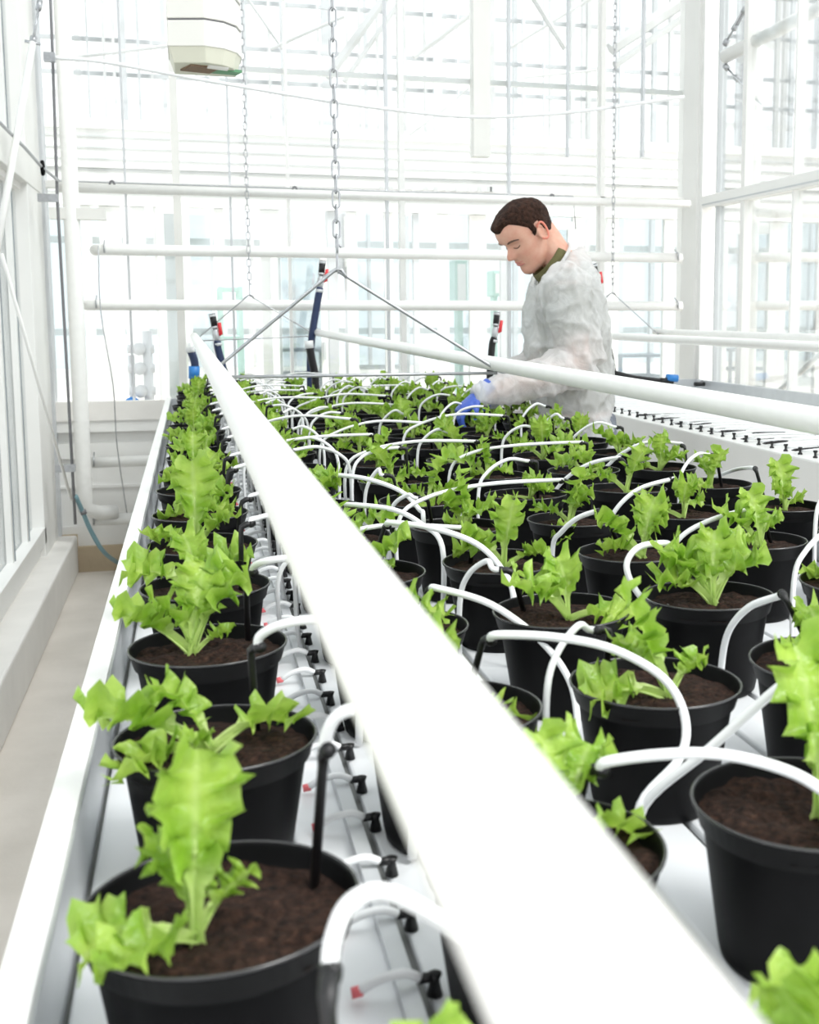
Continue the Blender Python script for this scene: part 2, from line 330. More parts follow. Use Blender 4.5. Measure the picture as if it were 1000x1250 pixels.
# upper clerestory uprights of the corridor
up = struct('wall_clerestory', MB().box(-3, 12, 9.6, 9.66, 2.75, 2.82), M['white'])
for px in (84, 108, 128, 140, 152, 170, 186, 240, 262, 300, 330, 345, 390, 425, 440, 462, 476, 495, 520, 535, 560, 600, 640, 665, 700, 720, 760, 800, 820, 905, 922, 950, 968, 1000, 1030):
    x = at(px, 100, 9.6).x; hw = rng.choice((.006, .010, .018, .035))
    obj('upright', MB().box(x - hw, x + hw, 9.61, 9.65, 2.825, 5.6), M[rng.choice(('haze', 'haze', 'alu', 'haze2'))], up)
for z in (3.15, 3.4, 3.75, 4.1, 4.45, 4.8): obj('transom', MB().box(-3, 12, 9.67, 9.70, z, z + .03), M['haze2'], up)
def bar(name, P, r, m, parent=None, n=8): return obj(name, MB().tube(P, r, n), M[m], parent, True)
for k in range(16):                                    # slatted blinds and faint gear behind the header
    px = 466 + k * 9 + (k % 3) * 3
    if k in (5, 8, 11): continue
    q = at(px, 231, 9.25); obj('vent_slot', MB().box(q.x - .018, q.x + .018, 9.25, 9.262, q.z - .02, q.z + .02), M['haze'], far)
for k in range(6):
    z = 2.24 + k * .08; obj('header_slat', MB().box(-3, 12, 9.285, 9.2965, z, z + .012), M['haze'], far)
tr = struct('trim_6', MB().tube([at(400, 95, 8.6), at(475, -10, 8.6)], .035, 6).tube([at(420, 100, 8.6), at(500, -15, 8.6)], .02, 6), M['haze'])
tr = struct('trim_7', MB().tube([at(745, 60, 8.2), at(860, -15, 8.2)], .05, 6).tube([at(750, 80, 8.2), at(880, -10, 8.2)], .03, 6), M['haze'])
struct('trim_9', MB().tube([at(90, 70, 8.4), at(215, 55, 8.4)], .012, 6).tube([at(330, 60, 8.4), at(420, 20, 8.4)], .012, 6).tube([at(300, -5, 8.4), at(345, 60, 8.4)], .010, 6), M['haze'])
struct('trim_10', MB().tube([at(505, 70, 8.7), at(585, 10, 8.7)], .02, 6).tube([at(640, 95, 8.7), at(735, 85, 8.7)], .010, 6).tube([at(620, 60, 8.7), at(735, -10, 8.7)], .012, 6), M['haze'])
tr = struct('trim_8', MB().tube([at(690, 60, 8.3), at(640, -20, 8.3)], .02, 6).tube([at(540, 135, 8.3), at(572, 108, 8.3)], .008, 6).tube([at(500, 165, 8.3), at(540, 135, 8.3)], .008, 6), M['haze'])
# far greenhouse bays: pale frames and equipment
fb = struct('wall_far', MB().box(-6, 16, 15.0, 15.1, 0, 0.7), M['white'])
for i in range(44):
    x = -5 + i * 0.48
    hw = rng.choice((.02, .03, .06))
    obj('upright', MB().box(x - hw, x + hw, 14.9, 14.98, 0.7, 7.0), M[rng.choice(('haze', 'haze2', 'grey'))], fb)
for z in (1.1, 2.2, 2.9, 3.9, 5.0): obj('transom', MB().box(-6, 16, 15.12, 15.18, z, z + .08), M['white'], fb)
for i in range(18):
    x = -4 + i * 0.95
    obj('pane', MB().box(x, x + .9, 15.0, 15.02, .7, 2.9), M['glass2'], fb)
# equipment racks and benches behind the glass
def rack(px0, px1, py0, py1, Y, m, label, name='storage_rack', cat='rack'):
    a = at(px0, py1, Y); b = at(px1, py0, Y); z1 = b.z
    t = thing(name, (a.x, Y, 0), label, cat)
    W = b.x - a.x; D = 0.45
    for dx in (0, W - .03):
        for dy in (0, D - .03): obj('leg', MB().box(dx, dx + .03, dy, dy + .03, 0, z1), M[m], t)
    nz = 4
    for k in range(nz):
        z = z1 - .03 - k * (z1 - .2) / nz
        obj('shelf', MB().box(.004, W - .004, .004, D - .004, z, z + .025), M[m], t)
    return t
rack(270, 296, 350, 470, 8.3, 'mint', 'pale mint metal frame rack behind the glass, left of the far chain')
rack(655, 700, 420, 480, 10.5, 'midgrey', 'grey shelf rack behind the glass behind the worker')
rack(756, 815, 432, 480, 10.2, 'midgrey', 'low grey rack behind the back glass between the worker and the right post')
rack(330, 400, 425, 480, 10.5, 'midgrey', 'low grey rack seen behind the glass, between the chain hangers')
rack(430, 500, 418, 480, 11.0, 'grey', 'wide pale rack behind the glass, centre of the back')
rack(890, 945, 425, 480, 11.0, 'midgrey', 'grey rack behind the right wall glass')
def cab(px0, px1, py0, py1, Y, m, label):
    a = at(px0, py1, Y); b = at(px1, py0, Y); t = thing('control_cabinet', (a.x, Y, 0), label, 'cabinet')
    W = b.x - a.x; zz = a.z
    o = obj('body', MB().box(0, W, 0, .25, zz, b.z), M[m], t); bev(o, .01)
    obj('door', MB().box(.02, W - .02, -.015, 0, zz + .03, b.z - .03), M['white'], t)
    obj('stand', MB().box(W * .3, W * .7, .05, .2, 0, zz), M[m], t)
cab(556, 571, 318, 378, 9.9, 'mint', 'small mint green cabinet behind the back glass, left of the worker')
cab(602, 612, 330, 362, 10.4, 'mint', 'tiny pale green cabinet behind the glass at the worker\'s chin')
cab(418, 436, 260, 330, 10.2, 'grey', 'tall pale grey cabinet behind the glass above the near hanger')
# small machine left behind glass (grey valves)
vm = thing('valve_manifold', (at(182, 470, 7.6).x, 7.6, 0), 'blurred grey pipe valve assembly behind the glass left of the bench', 'valve')
obj('body', MB().tube([(0, 0, 0), (0, 0, 1.25)], .03, 10), M['grey'], vm, True)
obj('side_pipe', MB().tube([(-.1, .03, 0), (-.1, .03, 1.1)], .02, 10), M['grey'], vm, True)
for z in (0.55, .72, .88, 1.02, 1.14):
    obj('valve', MB().tube([(-.12, 0, z), (.04, 0, z)], .028, 10).tube([(-.05, -.05, z), (-.05, .02, z)], .04, 10), M['grey'], vm, True)
obj('handwheel', MB().tube([(-.1, -.1, .8), (-.1, -.06, .8)], .05, 14), M['blue'], vm, True)
# ------------------------------------------------------------------ heating pipes on the back wall
def hpipe(py0, py1, px0, px1, Y, r, label, elbow=None):
    P = [at(px0, py0, Y), at(px1, py1, Y)]
    P[0].z = P[1].z = (P[0].z + P[1].z) / 2
    t = thing('heating_pipe', P[0], label, 'pipe'); c = P[0]
    pts = [p - c for p in P]
    if elbow: pts = [Vector((-.012, .075, 0)), Vector((-.010, .045, 0)), Vector((.0, .015, 0)), Vector((0.025, 0, 0)), Vector((0.06, 0, 0))] + pts[1:]
    obj('pipe', MB().tube(pts, r, 16), M['pipe'], t, True)
    for i, f in enumerate((0.012, 0.99)):
        q = (P[1] - P[0]) * f
        obj('hook', MB().tube([q + Vector((0, -r - .003, -r * .6)), q + Vector((0, -r - .004, r * .8)), q + Vector((0, 0, r + .006)), q + Vector((0, r, r + .02))], .004, 6), M['steel'], t, True)
    return t
Yp = YB - 0.12
hpipe(307, 313, 118, 832, Yp, .028, 'upper white heating pipe across the back glass wall', True)
hpipe(373, 373, 108, 832, Yp, .028, 'lower white heating pipe across the back wall at chest height', True)
hpipe(561, 561, 112, 330, Yp, .028, 'white heating pipe low on the back wall, left of the bench')
hpipe(630, 630, 112, 330, Yp, .030, 'lowest white heating pipe near the kerb of the back wall')
p0 = at(104, 618, Yp - .1); x0 = at(93, 100, Yp - .1).x
t = thing('standpipe', (p0.x, Yp - .1, 0), 'thick white vertical pipe in the left back corner', 'pipe')
zb = p0.z
obj('pipe', MB().tube([(.14, .09, zb - .05), (.06, .05, zb - .045), (.0, 0, zb - .01), (0, 0, zb + .08), (0, 0, ZT)], .038, 20), M['pipe'], t, True)
o = obj('bracket', MB().box(-.10, .16, -.03, .05, at(90, 268, Yp - .1).z, at(90, 254, Yp - .1).z), M['cream'], t)
t = thing('standpipe', (at(330, 600, Yp - .25).x, Yp + .1, 0), 'thin white vertical pipe by the back wall beside the bench end', 'pipe') if False else None
# cable clips on the upper rail, thin cable on top
t = thing('rail_cable', at(75, 222, Yp), 'thin grey cable clipped along the top back rail', 'cable')
b0 = at(75, 222, Yp); cb = [at(66, 218, Yp), at(75, 221, Yp), at(360, 230, Yp), at(700, 240, Yp), at(703, 280, Yp)]
obj('cable', MB().tube([p - b0 for p in cb], .004, 6), M['steel'], t, True)
for px, py in ((137, 227), (360, 234), (674, 243)):
    q = at(px, py, Yp) - b0
    ring = [q + Vector((.012 * math.cos(a * PI / 6), 0.0, .026 * math.sin(a * PI / 6))) for a in range(12)]
    obj('clip', MB().tube(ring, .006, 6, closed=True), M['dark'], t, True)
# rail pipe at y 235 (round, white)
Pq = [at(70, 229, Yp), at(842, 249, Yp)]
t = thing('top_rail_pipe', Pq[0], 'white round rail pipe highest across the back wall', 'pipe')
obj('pipe', MB().tube([Vector((0, 0, 0)), Pq[1] - Pq[0]], .022, 14), M['pipe'], t, True)
# sagging white hose up high
P = [at(62, 70, 5.9), at(130, 76, 6.0), at(250, 98, 6.1), at(420, 126, 6.2), at(560, 142, 6.3), at(660, 140, 6.3), at(740, 132, 6.3), at(835, 118, 6.3)]
t = thing('sagging_hose', P[0], 'thin white hose sagging high across the back wall', 'hose')
obj('hose', MB().tube([p - P[0] for p in spline(P, 6)], .010, 8), M['pvc'], t, True)
obj('clip', MB().box(-.03, .02, -.02, .02, -.02, .02), M['steel'], t)
# thin wire at left corner down
P = [at(120, 300, 6.1), at(123, 380, 6.1), at(138, 470, 6.1), at(143, 545, 6.2), at(157, 640, 6.4), Vector((at(158, 650, 6.47).x, 6.47, .14))]
t = tag(obj('hanging_wire', MB().tube(spline(P, 4), .003, 6), M['steel'], None, True), 'thin grey wire hanging down past the pipes in the left corner', 'wire')
# conduit on the left post with grey brackets
xa = XL + .045
ya = YB - 0.5
def AP(px, py, Y=5.95): return at(px, py, Y)
P = [AP(60, -40), AP(64, 60), AP(70, 243), AP(80, 420), AP(92, 640)]
t = thing('corner_conduit', P[-1], 'thin dark conduit running down the left corner post', 'conduit')
obj('conduit', MB().tube([p - P[-1] for p in P], .007, 8), M['dark'], t, True)
for px, py in ((66, 242), (87, 571)):
    q = AP(px, py) - P[-1]; obj('bracket', MB().box(q.x - .07, q.x + .02, q.y - .02, q.y + .01, q.z - .018, q.z + .018), M['steel'], t)
P = [at(92, 605, 5.95), at(101, 625, 6.0), at(112, 650, 6.05), at(128, 675, 6.1), atz(150, 690, .02), atz(172, 697, .011)]
t = thing('drain_hose', P[0], 'grey-blue hose drooping from the corner post to the floor by the bench', 'hose')
obj('hose', MB().tube([p - P[0] for p in spline(P, 5)], .011, 10), M['teal'], t, True)
q = P[1] - P[0]; obj('clamp', MB().tube([q + Vector((0, 0, .01)), q + Vector((.006, 0, -.012))], .015, 10), M['dark'], t, True)
# cable along the left head rail
P = [at(-60, 95, 4.6), at(0, 150, 5.0), at(30, 180, 5.3), at(52, 205, 5.6), at(72, 221, 5.95)]
t = thing('rail_cable', P[0], 'grey cable strung along the left wall rail with a black clamp', 'cable')
obj('cable', MB().tube([p - P[0] for p in P], .007, 8), M['steel'], t, True)
q = P[3] - P[0]; ring = [q + Vector((0, .02 * math.cos(a * PI / 6), .026 * math.sin(a * PI / 6))) for a in range(12)]
obj('clamp', MB().tube(ring, .009, 6, closed=True), M['black'], t, True)
# diagonal braces, left
def brace(name, A, B, r, label, buckle=True):
    A, B = Vector(A), Vector(B); t = thing(name, A, label, 'brace'); d = B - A
    obj('rod', MB().tube([Vector(), d], r, 10), M['white'], t, True)
    if buckle:
        u = d.normalized(); e = Vector((0, .012, 0))
        for k in (-1, 1): obj('buckle_side', MB().tube([d + u * .02 + e * k, d + u * .16 + e * k], .004, 6), M['steel'], t, True)
        obj('buckle_end', MB().tube([d, d + u * .025], .014, 8), M['steel'], t, True); obj('buckle_end', MB().tube([d + u * .155, d + u * .2], .012, 8), M['steel'], t, True)
        obj('tie_end', MB().tube([d + u * .2, d + u * .5], .007, 6), M['steel'], t, True)
        pr = u.cross(Vector((0, 1, 0))).normalized()
        obj('bolt', MB().tube([d - pr * .03, d + pr * .03], .006, 6), M['steel'], t, True)
    return t
brace('diagonal_brace', at(-14, 365, 4.9), at(40, 52, 5.3), .014, 'white diagonal brace with turnbuckle, upper left wall')
brace('diagonal_brace', at(2, 310, 4.9), at(87, 610, 5.6), .007, 'thin white diagonal brace on the lower left wall', False)
# right wall braces
brace('diagonal_brace', at(884, 70, 6.0), at(1040, -10, 5.2), .035, 'thick white diagonal tube high on the right wall', False)
def tie(A, B, label):
    A, B = Vector(A), Vector(B); t = thing('turnbuckle_tie', A, label, 'tie rod'); d = B - A
    obj('rod', MB().tube([Vector(), d], .006, 6), M['steel'], t, True); u = d.normalized(); e = Vector((0, 0, .014)).cross(u).normalized() * .014
    for k in (-1, 1): obj('buckle_side', MB().tube([d * .3 + e * k, d * .62 + e * k], .005, 6), M['alu'], t, True)
    for f in (.02, .3, .62): obj('nut', MB().tube([d * f, d * f + u * .03], .016, 8), M['steel'], t, True)
tie(at(884, 56, 6.0), at(922, -10, 5.8), 'grey turnbuckle rod above the thick tube, right wall')
tie(at(884, 79, 6.0), at(930, 128, 5.8), 'grey turnbuckle rod below the thick tube, right wall')
brace('diagonal_brace', at(950, 478, 5.6), at(1010, 425, 5.2), .014, 'white diagonal brace low behind the right bench', False)
# right side pipes beyond the wall
for (py0, py1, lab) in ((260, 262, 'top'), (314, 314, 'middle'), (373, 373, 'bottom')):
    a = at(925, py0, 6.9); b = at(1080, py1, 6.9)
    t = thing('heating_pipe', a, lab + ' white pipe of the three seen through the right glass wall', 'pipe')
    obj('pipe', MB().tube([Vector(), b - a], .030, 14), M['pipe'], t, True)
    obj('hook', MB().box(.5, .51, -.035, .035, -.035, .06), M['steel'], t)
# pipe loop through right glass (pale verticals)
a = at(918, 372, 7.0)
t = thing('standpipe', (a.x, 7.0, 0), 'pale vertical pipe seen through the right glass wall', 'pipe')
obj('pipe', MB().tube([(0, 0, 0), (0, 0, ZT)], .035, 14), M['pipe'], t, True)
obj('bracket', MB().box(-.25, .1, -.02, .05, at(918, 285, 7).z, at(918, 272, 7).z), M['cream'], t)
# ceiling sensor box
t = thing('sensor_box', at(250, 64, 3.0), 'white slatted climate sensor box hanging high at the left', 'sensor box')
ce_ = at(250, 64, 3.0)
def prof8(s=1.0, z=0.0):
    pts = [(-.085, -.07), (0.0, -.095), (.045, -.075), (.075, -.035), (.088, .02), (.088, .09), (-.085, .09)]
    return [(x * s, y * s, z) for x, y in pts]
def prism(z0, z1, s0=1.0, s1=1.0):
    m = MB(); a = prof8(s0, z0); b = prof8(s1, z1); n = len(a); m.v = a + b
    m.f = [(i, (i + 1) % n, n + (i + 1) % n, n + i) for i in range(n)] + [tuple(reversed(range(n))), tuple(range(n, 2 * n))]; return m
zc = [0.0, .063, .126, .189, .252, .315]
for i in range(5):
    o = obj('louvre', prism(zc[i] - .005, zc[i + 1] - .009, 1.0, .985), M['box'], t); bev(o, .002)
obj('core', prism(-.0, .32, .95, .95), M['dark'], t)
o = obj('tray', prism(-.040, -.004, .84, .97), M['boxin'], t); bev(o, .002)
obj('grille', MB().obox((-.012, -.015, -.041), (.034, .008, 0), (-.012, .034, 0), (0, 0, .003)), M['brown'], t)
obj('lamp_tube', MB().tube([(.005, -.05, -.036), (.050, -.032, -.036)], .011, 10), M['box'], t, True)
obj('green_board', MB().obox((.045, .01, -.040), (.035, .006, 0), (-.006, .02, 0), (0, 0, .003)), M['green'], t)
obj('hanger_rod', MB().tube([(0, 0, .3), (0, 0, 3.6 - ce_.z)], .006, 8), M['steel'], t, True)
# ================================================================== BENCHES
ZR = H - 0.370                  # pot rims
PH = 0.127                      # pot height
ZB = ZR - PH                    # bench surface
def bench(name, x0, x1, y0, y1, label, apron, wall):
    t = thing(name, (0, 0, 0), label, 'bench')
    obj('bed', MB().box(x0, x1, y0, y1, ZB - .03, ZB - .008), M['slot'], t)
    zt = ZB + wall
    for (nm, a, b, c, d) in (('side_wall', x0, x0 + .022, y0, y1), ('side_wall', x1 - .022, x1, y0, y1), ('end_wall', x0 + .022, x1 - .022, y1 - .022, y1), ('end_wall', x0 + .022, x1 - .022, y0, y0 + .022)):
        o = obj(nm, MB().box(a, b, c, d, ZB - apron, zt), M['rail'], t); bev(o, .002)
    for xx in (x0 + .12, x1 - .12):
        for yy in (0.5, 2.4, 4.2, 5.8):
            obj('leg', MB().box(xx - .025, xx + .025, yy - .025, yy + .025, 0, ZB - .03), M['alu'], t)
    return t
BX0, BX1, BY1 = -.126, 1.235, 6.15
t = bench('growing_bench', BX0, BX1, -.9, BY1, 'long white growing bench with aluminium sides carrying all the potted lettuces', .06, .078)
for o in [c for c in t.children if c.name.startswith('side_wall')][:1]: pass
# planks of the bench bed
edges = [BX0 + .022, .075, .150]
edges += [.215, .375, .455, .615, .695, .855, .935, 1.095, 1.175, BX1 - .022]
for a, b in zip(edges[:-1], edges[1:]):
    o = obj('bed_plank', MB().box(a + .004, b - .004, -.88, BY1 - .022, ZB - .02, ZB), M['bench'], t); bev(o, .003)
# white cap on the left side wall
RX = atz(438, 1020, ZB + .01).x; GX = atz(517, 1133, ZB + .012).x; TX = atz(436, 1172, ZB + .008).x
o = obj('wall_cap', MB().box(BX0 - .004, BX0 + .020, -.9, BY1, ZB + .078, ZB + .084), M['white'], t)
o = obj('grey_conduit_rail', MB().box(RX - .007, RX + .007, -.9, BY1 - .05, ZB + .0005, ZB + .010), M['alu'], t)
NX0, NX1 = 1.835, 2.80
t2 = bench('growing_bench', NX0, NX1, -.5, 6.2, 'empty white bench with rows of black knobs beside the right glass wall', .30, .0)
o = obj('bed_plank', MB().box(NX0 + .0, NX1 - .022, -.5, 6.19, ZB - .02, ZB + .05), M['white'], t2); bev(o, .003)
obj('apron', MB().box(NX0 - .002, NX0 + .002, -.5, 6.2, ZB - .3, ZB + .045), M['white'], t2)
o = obj('back_rim', MB().box(NX1 - .025, NX1, -.5, 6.2, ZB, ZB + .13), M['rail'], t2); bev(o, .003)
o = obj('end_rim', MB().box(NX0 + .3, NX1, 6.17, 6.2, ZB, ZB + .13), M['rail'], t2)
# drip spurs on the growing bench (white tube, black plug, red tip)
def spur_proto(name, L, tips, lab, grp, knob=.62):
    t = thing(name, (0, 0, 0), lab, 'drip tube', grp)
    obj('tube', MB().tube(spline([(0, 0, .010), (-L * .3, 0, .016), (-L * .7, .003, .012), (-L, .006, .004)], 3), .0038, 8), M['pvc'], t, True)
    k = knob
    obj('plug', MB().tube([(.016 * k, 0, -.004), (.016 * k, 0, .012 * k), (.016 * k, 0, .020 * k)], [.010 * k, .006 * k, .009 * k], 10).tube([(-.002, 0, .010), (.016 * k, 0, .010)], .0065 * k, 8), M['stake'], t, True)
    if tips: obj('tip', MB().tube([(-L + .002, .006, .004), (-L - .006, .006, .003)], .0042, 8), M['pinkred'], t, True)
    return t
def copy_tree(o, parent=None):
    c = o.copy(); C.objects.link(c); c.parent = parent
    for ch in o.children: copy_tree(ch, c)
    return c
sp = spur_proto('drip_spur', GX - TX - .012, True, 'short white drip tube with black plug and red tip, beside leftmost pot row', 'short drip tubes along the grey rail')
y = .60; n = 0
while y < 5.85:
    o = sp if n == 0 else copy_tree(sp)
    o.location = (GX - .016, y, ZB + .005); o.rotation_euler.z = R(rng.uniform(-6, 6)); y += .0955; n += 1
# knobs on the neighbouring bench
LB = 'white drip tube with black knob, row along the edge of the empty right bench'
sp2 = spur_proto('drip_spur', -.42, False, LB, 'drip tubes on the empty bench', 1.0)
for c in sp2.children:
    if c.name.startswith('plug'): c.location.x = -.022; c.data = MB().tube([(.016, 0, -.004), (.016, 0, .003), (.016, 0, .006), (.016, 0, .015), (.016, 0, .017), (.016, 0, .023)], [.0075, .0075, .004, .004, .007, .007], 10).mesh('plug', M['stake'], True)
y = 2.2; n = 0
while y < 6.1:
    o = sp2 if n == 0 else copy_tree(sp2)
    o.location = (NX0 + .045, y, ZB + .051); o.rotation_euler.z = R(rng.uniform(-5, 5)); y += .0955; n += 1
# stakes lying on the empty bench
ORD = ['first', 'second', 'third', 'fourth', 'fifth', 'sixth', 'seventh', 'eighth', 'ninth', 'tenth', 'eleventh', 'twelfth', 'thirteenth', 'fourteenth', 'fifteenth', 'sixteenth', 'seventeenth', 'eighteenth', 'nineteenth', 'twentieth']
pl = [(815, 524), (870, 527), (830, 518), (772, 512), (925, 535), (975, 533), (905, 541), (790, 507), (830, 505), (985, 548), (860, 514), (940, 528)]
pl.sort(key=lambda q: -atz(q[0], q[1], ZB).y)
for i, (px, py) in enumerate(pl):
    q = atz(px, py, ZB + .060); q.x = min(max(q.x, NX0 + .1), NX1 - .1)
    m = MB().tube([(-.06, 0, 0), (.05, 0, 0), (.062, .004, .0), (.07, .016, 0)], .0045, 8).tube([(-.06, 0, 0), (-.075, 0, 0)], [.0045, .001], 8)
    o = obj('drip_stake', m, M['stake'], None, True, q, (0, 0, R(rng.uniform(-25, 25))))
    tag(o, 'loose black drip stake on the empty bench, %s from its far end' % ORD[i], 'stake', 'loose stakes on the empty bench')
# ================================================================== POTS
POTR = .085
def pot_mesh():
    h = PH
    pr = [(.001, 0), (.058, 0), (.0605, .003), (.0625, .012), (.0755, h - .024), (.0755, h - .022), (.0792, h - .0195), (.0835, h - .004), (.0852, h - .003), (.0855, h - .0005), (.0845, h),
          (.0832, h - .0005), (.0825, h - .003), (.080, h - .012), (.076, h - .022), (.06, h - .035), (.001, h - .035)]
    pr = [(r * 1.025, z) for r, z in pr]; return MB().lathe(pr, 56).mesh('pot', M['black'], True)
POT = pot_mesh()
RIM = MB().tube([(.0867 * math.cos(2 * PI * k / 64), .0867 * math.sin(2 * PI * k / 64), PH - .0008) for k in range(64)], 0.0013, 8, closed=True).mesh('rim', M['rim'], True)
def soil_mesh(seed):
    m = MB(); n = 36; rings = 14; off = Vector((seed * 7.3, seed * 3.1, 0))
    def hz(x, y, f):
        p = Vector((x, y, 0)) + off
        return (PH - .011) + .0055 * noise.noise(p * 28) + .0035 * noise.noise(p * 75) + .0022 * noise.noise(p * 190) - .003 * f ** 6
    m.v.append((0, 0, hz(0, 0, 0)))
    for j in range(1, rings + 1):
        f = j / rings; r = .0825 * f
        for k in range(n):
            a = 2 * PI * k / n; x, y = r * math.cos(a), r * math.sin(a); m.v.append((x, y, hz(x, y, f)))
    for k in range(n): m.f.append((0, 1 + k, 1 + (k + 1) % n))
    for j in range(rings - 1):
        for k in range(n):
            a = 1 + j * n; k2 = (k + 1) % n; m.f.append((a + k, a + n + k, a + n + k2, a + k2))
    return m.mesh('soil', M['soil'], True)
SOIL = [soil_mesh(i) for i in range(5)]
# ------------------------------------------------------------------ lettuce leaves
def leaf_mesh(seed, elev, bend, L=.11, Wd=.042, pet=.34, twist=0):
    """frilly lettuce leaf growing from the origin along +X: elev = angle at the base, bend = how far it arches over"""
    rr = random.Random(seed); NT, NS = 46, 12
    ph1, ph2, ph3 = rr.uniform(0, 6), rr.uniform(0, 6), rr.uniform(0, 6)
    rows = []; ribs = []; side = rr.uniform(-.35, .35); pos = Vector((0, 0, 0))
    edge = {}
    for sg in (-1, 1):
        tq = pet; e = []
        while tq < 1.05:                                   # lobes of uneven size with small pointed teeth between
            ln = rr.uniform(.045, .10); dp = rr.uniform(.10, .26); e.append((tq, tq + ln, dp)); tq += ln
        edge[sg] = e
    def notch(sg, t):
        for (a, b, dp) in edge[sg]:
            if a <= t < b:
                u = (t - a) / (b - a); return 1 + dp * (.55 - abs(u - .6) * 1.9)
        return 1.0
    for i in range(NT + 1):
        t = i / NT
        ang = R(elev - bend * t ** 1.7)
        if i: pos = pos + Vector((math.cos(ang), side * t * .7, math.sin(ang))) * (L / NT)
        fwd = Vector((math.cos(ang), 0, math.sin(ang))); up = Vector((-math.sin(ang), 0, math.cos(ang)))
        if t < pet: wv = .10 + .07 * (t / pet) ** 2 + .07 * (1 - t / pet) ** 3
        else:
            u = (t - pet) / (1 - pet)
            wv = .17 + .83 * min(1, u / .55) ** .8 if u < .6 else max(.12, math.sqrt(max(0, 1 - ((u - .6) / .42) ** 2.2)))
        bl = sstep(pet - .04, pet + .14, t)
        for k in range(-NS // 2, NS // 2 + 1):
            s = k / (NS / 2); sg = 1 if s > 0 else -1; a = abs(s)
            nf = 1 + (notch(sg, t) - 1) * a ** 1.5 * bl
            nf += .06 * a ** 3 * bl * (1 if i % 2 else -1)
            yy = s * Wd * .5 * wv * nf * 1.2
            ruf = bl * a ** 2 * Wd * (.26 * math.sin(t * 33 + ph1 + sg * 1.9) + .17 * math.sin(t * 71 + ph2 * sg)) + bl * a ** 4 * Wd * .06 * math.sin(i * 2.3 + ph3)
            cup = bl * (s * s) * Wd * .22 + (1 - bl) * a * Wd * .16
            adv = bl * a ** 2 * Wd * (.20 * math.sin(t * 39 + ph2 * 2 + sg) + .10)
            crinkle = bl * .0034 * noise.noise(Vector((t * 13 + seed, s * 4.5, seed * 1.7)))
            tw = R(twist) * t
            p = pos + Vector((0, yy * math.cos(tw), 0)) + up * (ruf + cup + crinkle + yy * math.sin(tw)) + fwd * adv
            rows.append(p)
            ribs.append(max(1 - bl * .95, (1 - sstep(0, .24 * (1.1 - t), a)) * .9 * (1 - t * .6), .22 * a ** 4))
    m = MB(); m.v = [tuple(p) for p in rows]; n = NS + 1
    for i in range(NT):
        for k in range(NS): m.f.append((i * n + k, i * n + k + 1, (i + 1) * n + k + 1, (i + 1) * n + k))
    b = len(m.v); q = int(NT * .62)
    for i in range(0, q):                                  # fleshy midrib underneath
        c = rows[i * n + NS // 2]; tt = i / q; r = .0026 * (1 - tt) + .0007
        for k in range(6):
            a = 2 * PI * k / 6; m.v.append((c.x + r * .4 * math.sin(a), c.y + r * math.cos(a) * 1.3, c.z + r * math.sin(a) - r * .5)); ribs.append(1.0)
    for i in range(q - 1):
        for k in range(6):
            k2 = (k + 1) % 6; m.f.append((b + i * 6 + k, b + i * 6 + k2, b + (i + 1) * 6 + k2, b + (i + 1) * 6 + k))
    me = m.mesh('leaf', M['leaf'], True)
    at_ = me.attributes.new('rib', 'FLOAT', 'POINT'); at_.data.foreach_set('value', ribs)
    return me
LV = {'up': [leaf_mesh(10 + i, 82 - i * 3, 18 + i * 9, .112, .046, .32, (-1) ** i * 12) for i in range(6)],
      'mid': [leaf_mesh(30 + i, 62 - i * 3, 40 + i * 9, .102, .048, .36, (-1) ** i * 18) for i in range(7)],
      'low': [leaf_mesh(50 + i, 38 - i * 4, 42 + i * 11, .088, .045, .38, (-1) ** i * 20) for i in range(6)],
      'tiny': [leaf_mesh(70 + i, 55, 30 + i * 15, .050, .024, .45) for i in range(3)]}
def make_plant(root, base, leaves):
    for (kind, i, az, sc, tilt) in leaves:
        me = LV[kind][i % len(LV[kind])]
        o = link('leaf', me, root, base, None)
        o.rotation_euler = Euler((0, R(-tilt), 0)).to_matrix().to_4x4().to_euler()
        mt = Matrix.Rotation(R(az), 3, 'Z') @ Matrix.Rotation(R(-tilt), 3, 'Y')
        o.rotation_euler = mt.to_euler(); o.scale = (sc, sc, sc)
def rand_leaves(rr):
    n = rr.choice((3, 4, 4, 5)); a0 = rr.uniform(0, 360); L = []
    for k in range(n):
        kind = ('up', 'mid', 'low', 'mid', 'tiny')[k]
        L.append((kind, rr.randrange(9), a0 + k * 137 + rr.uniform(-22, 22), rr.uniform(.74, 1.02), rr.uniform(-8, 10)))
    return L
COLN = ['leftmost row', 'second row from the left', 'third row from the left', 'third row from the right', 'second row from the right', 'rightmost row']
CXS = [.008, .225, .442, .660, .893, 1.108]
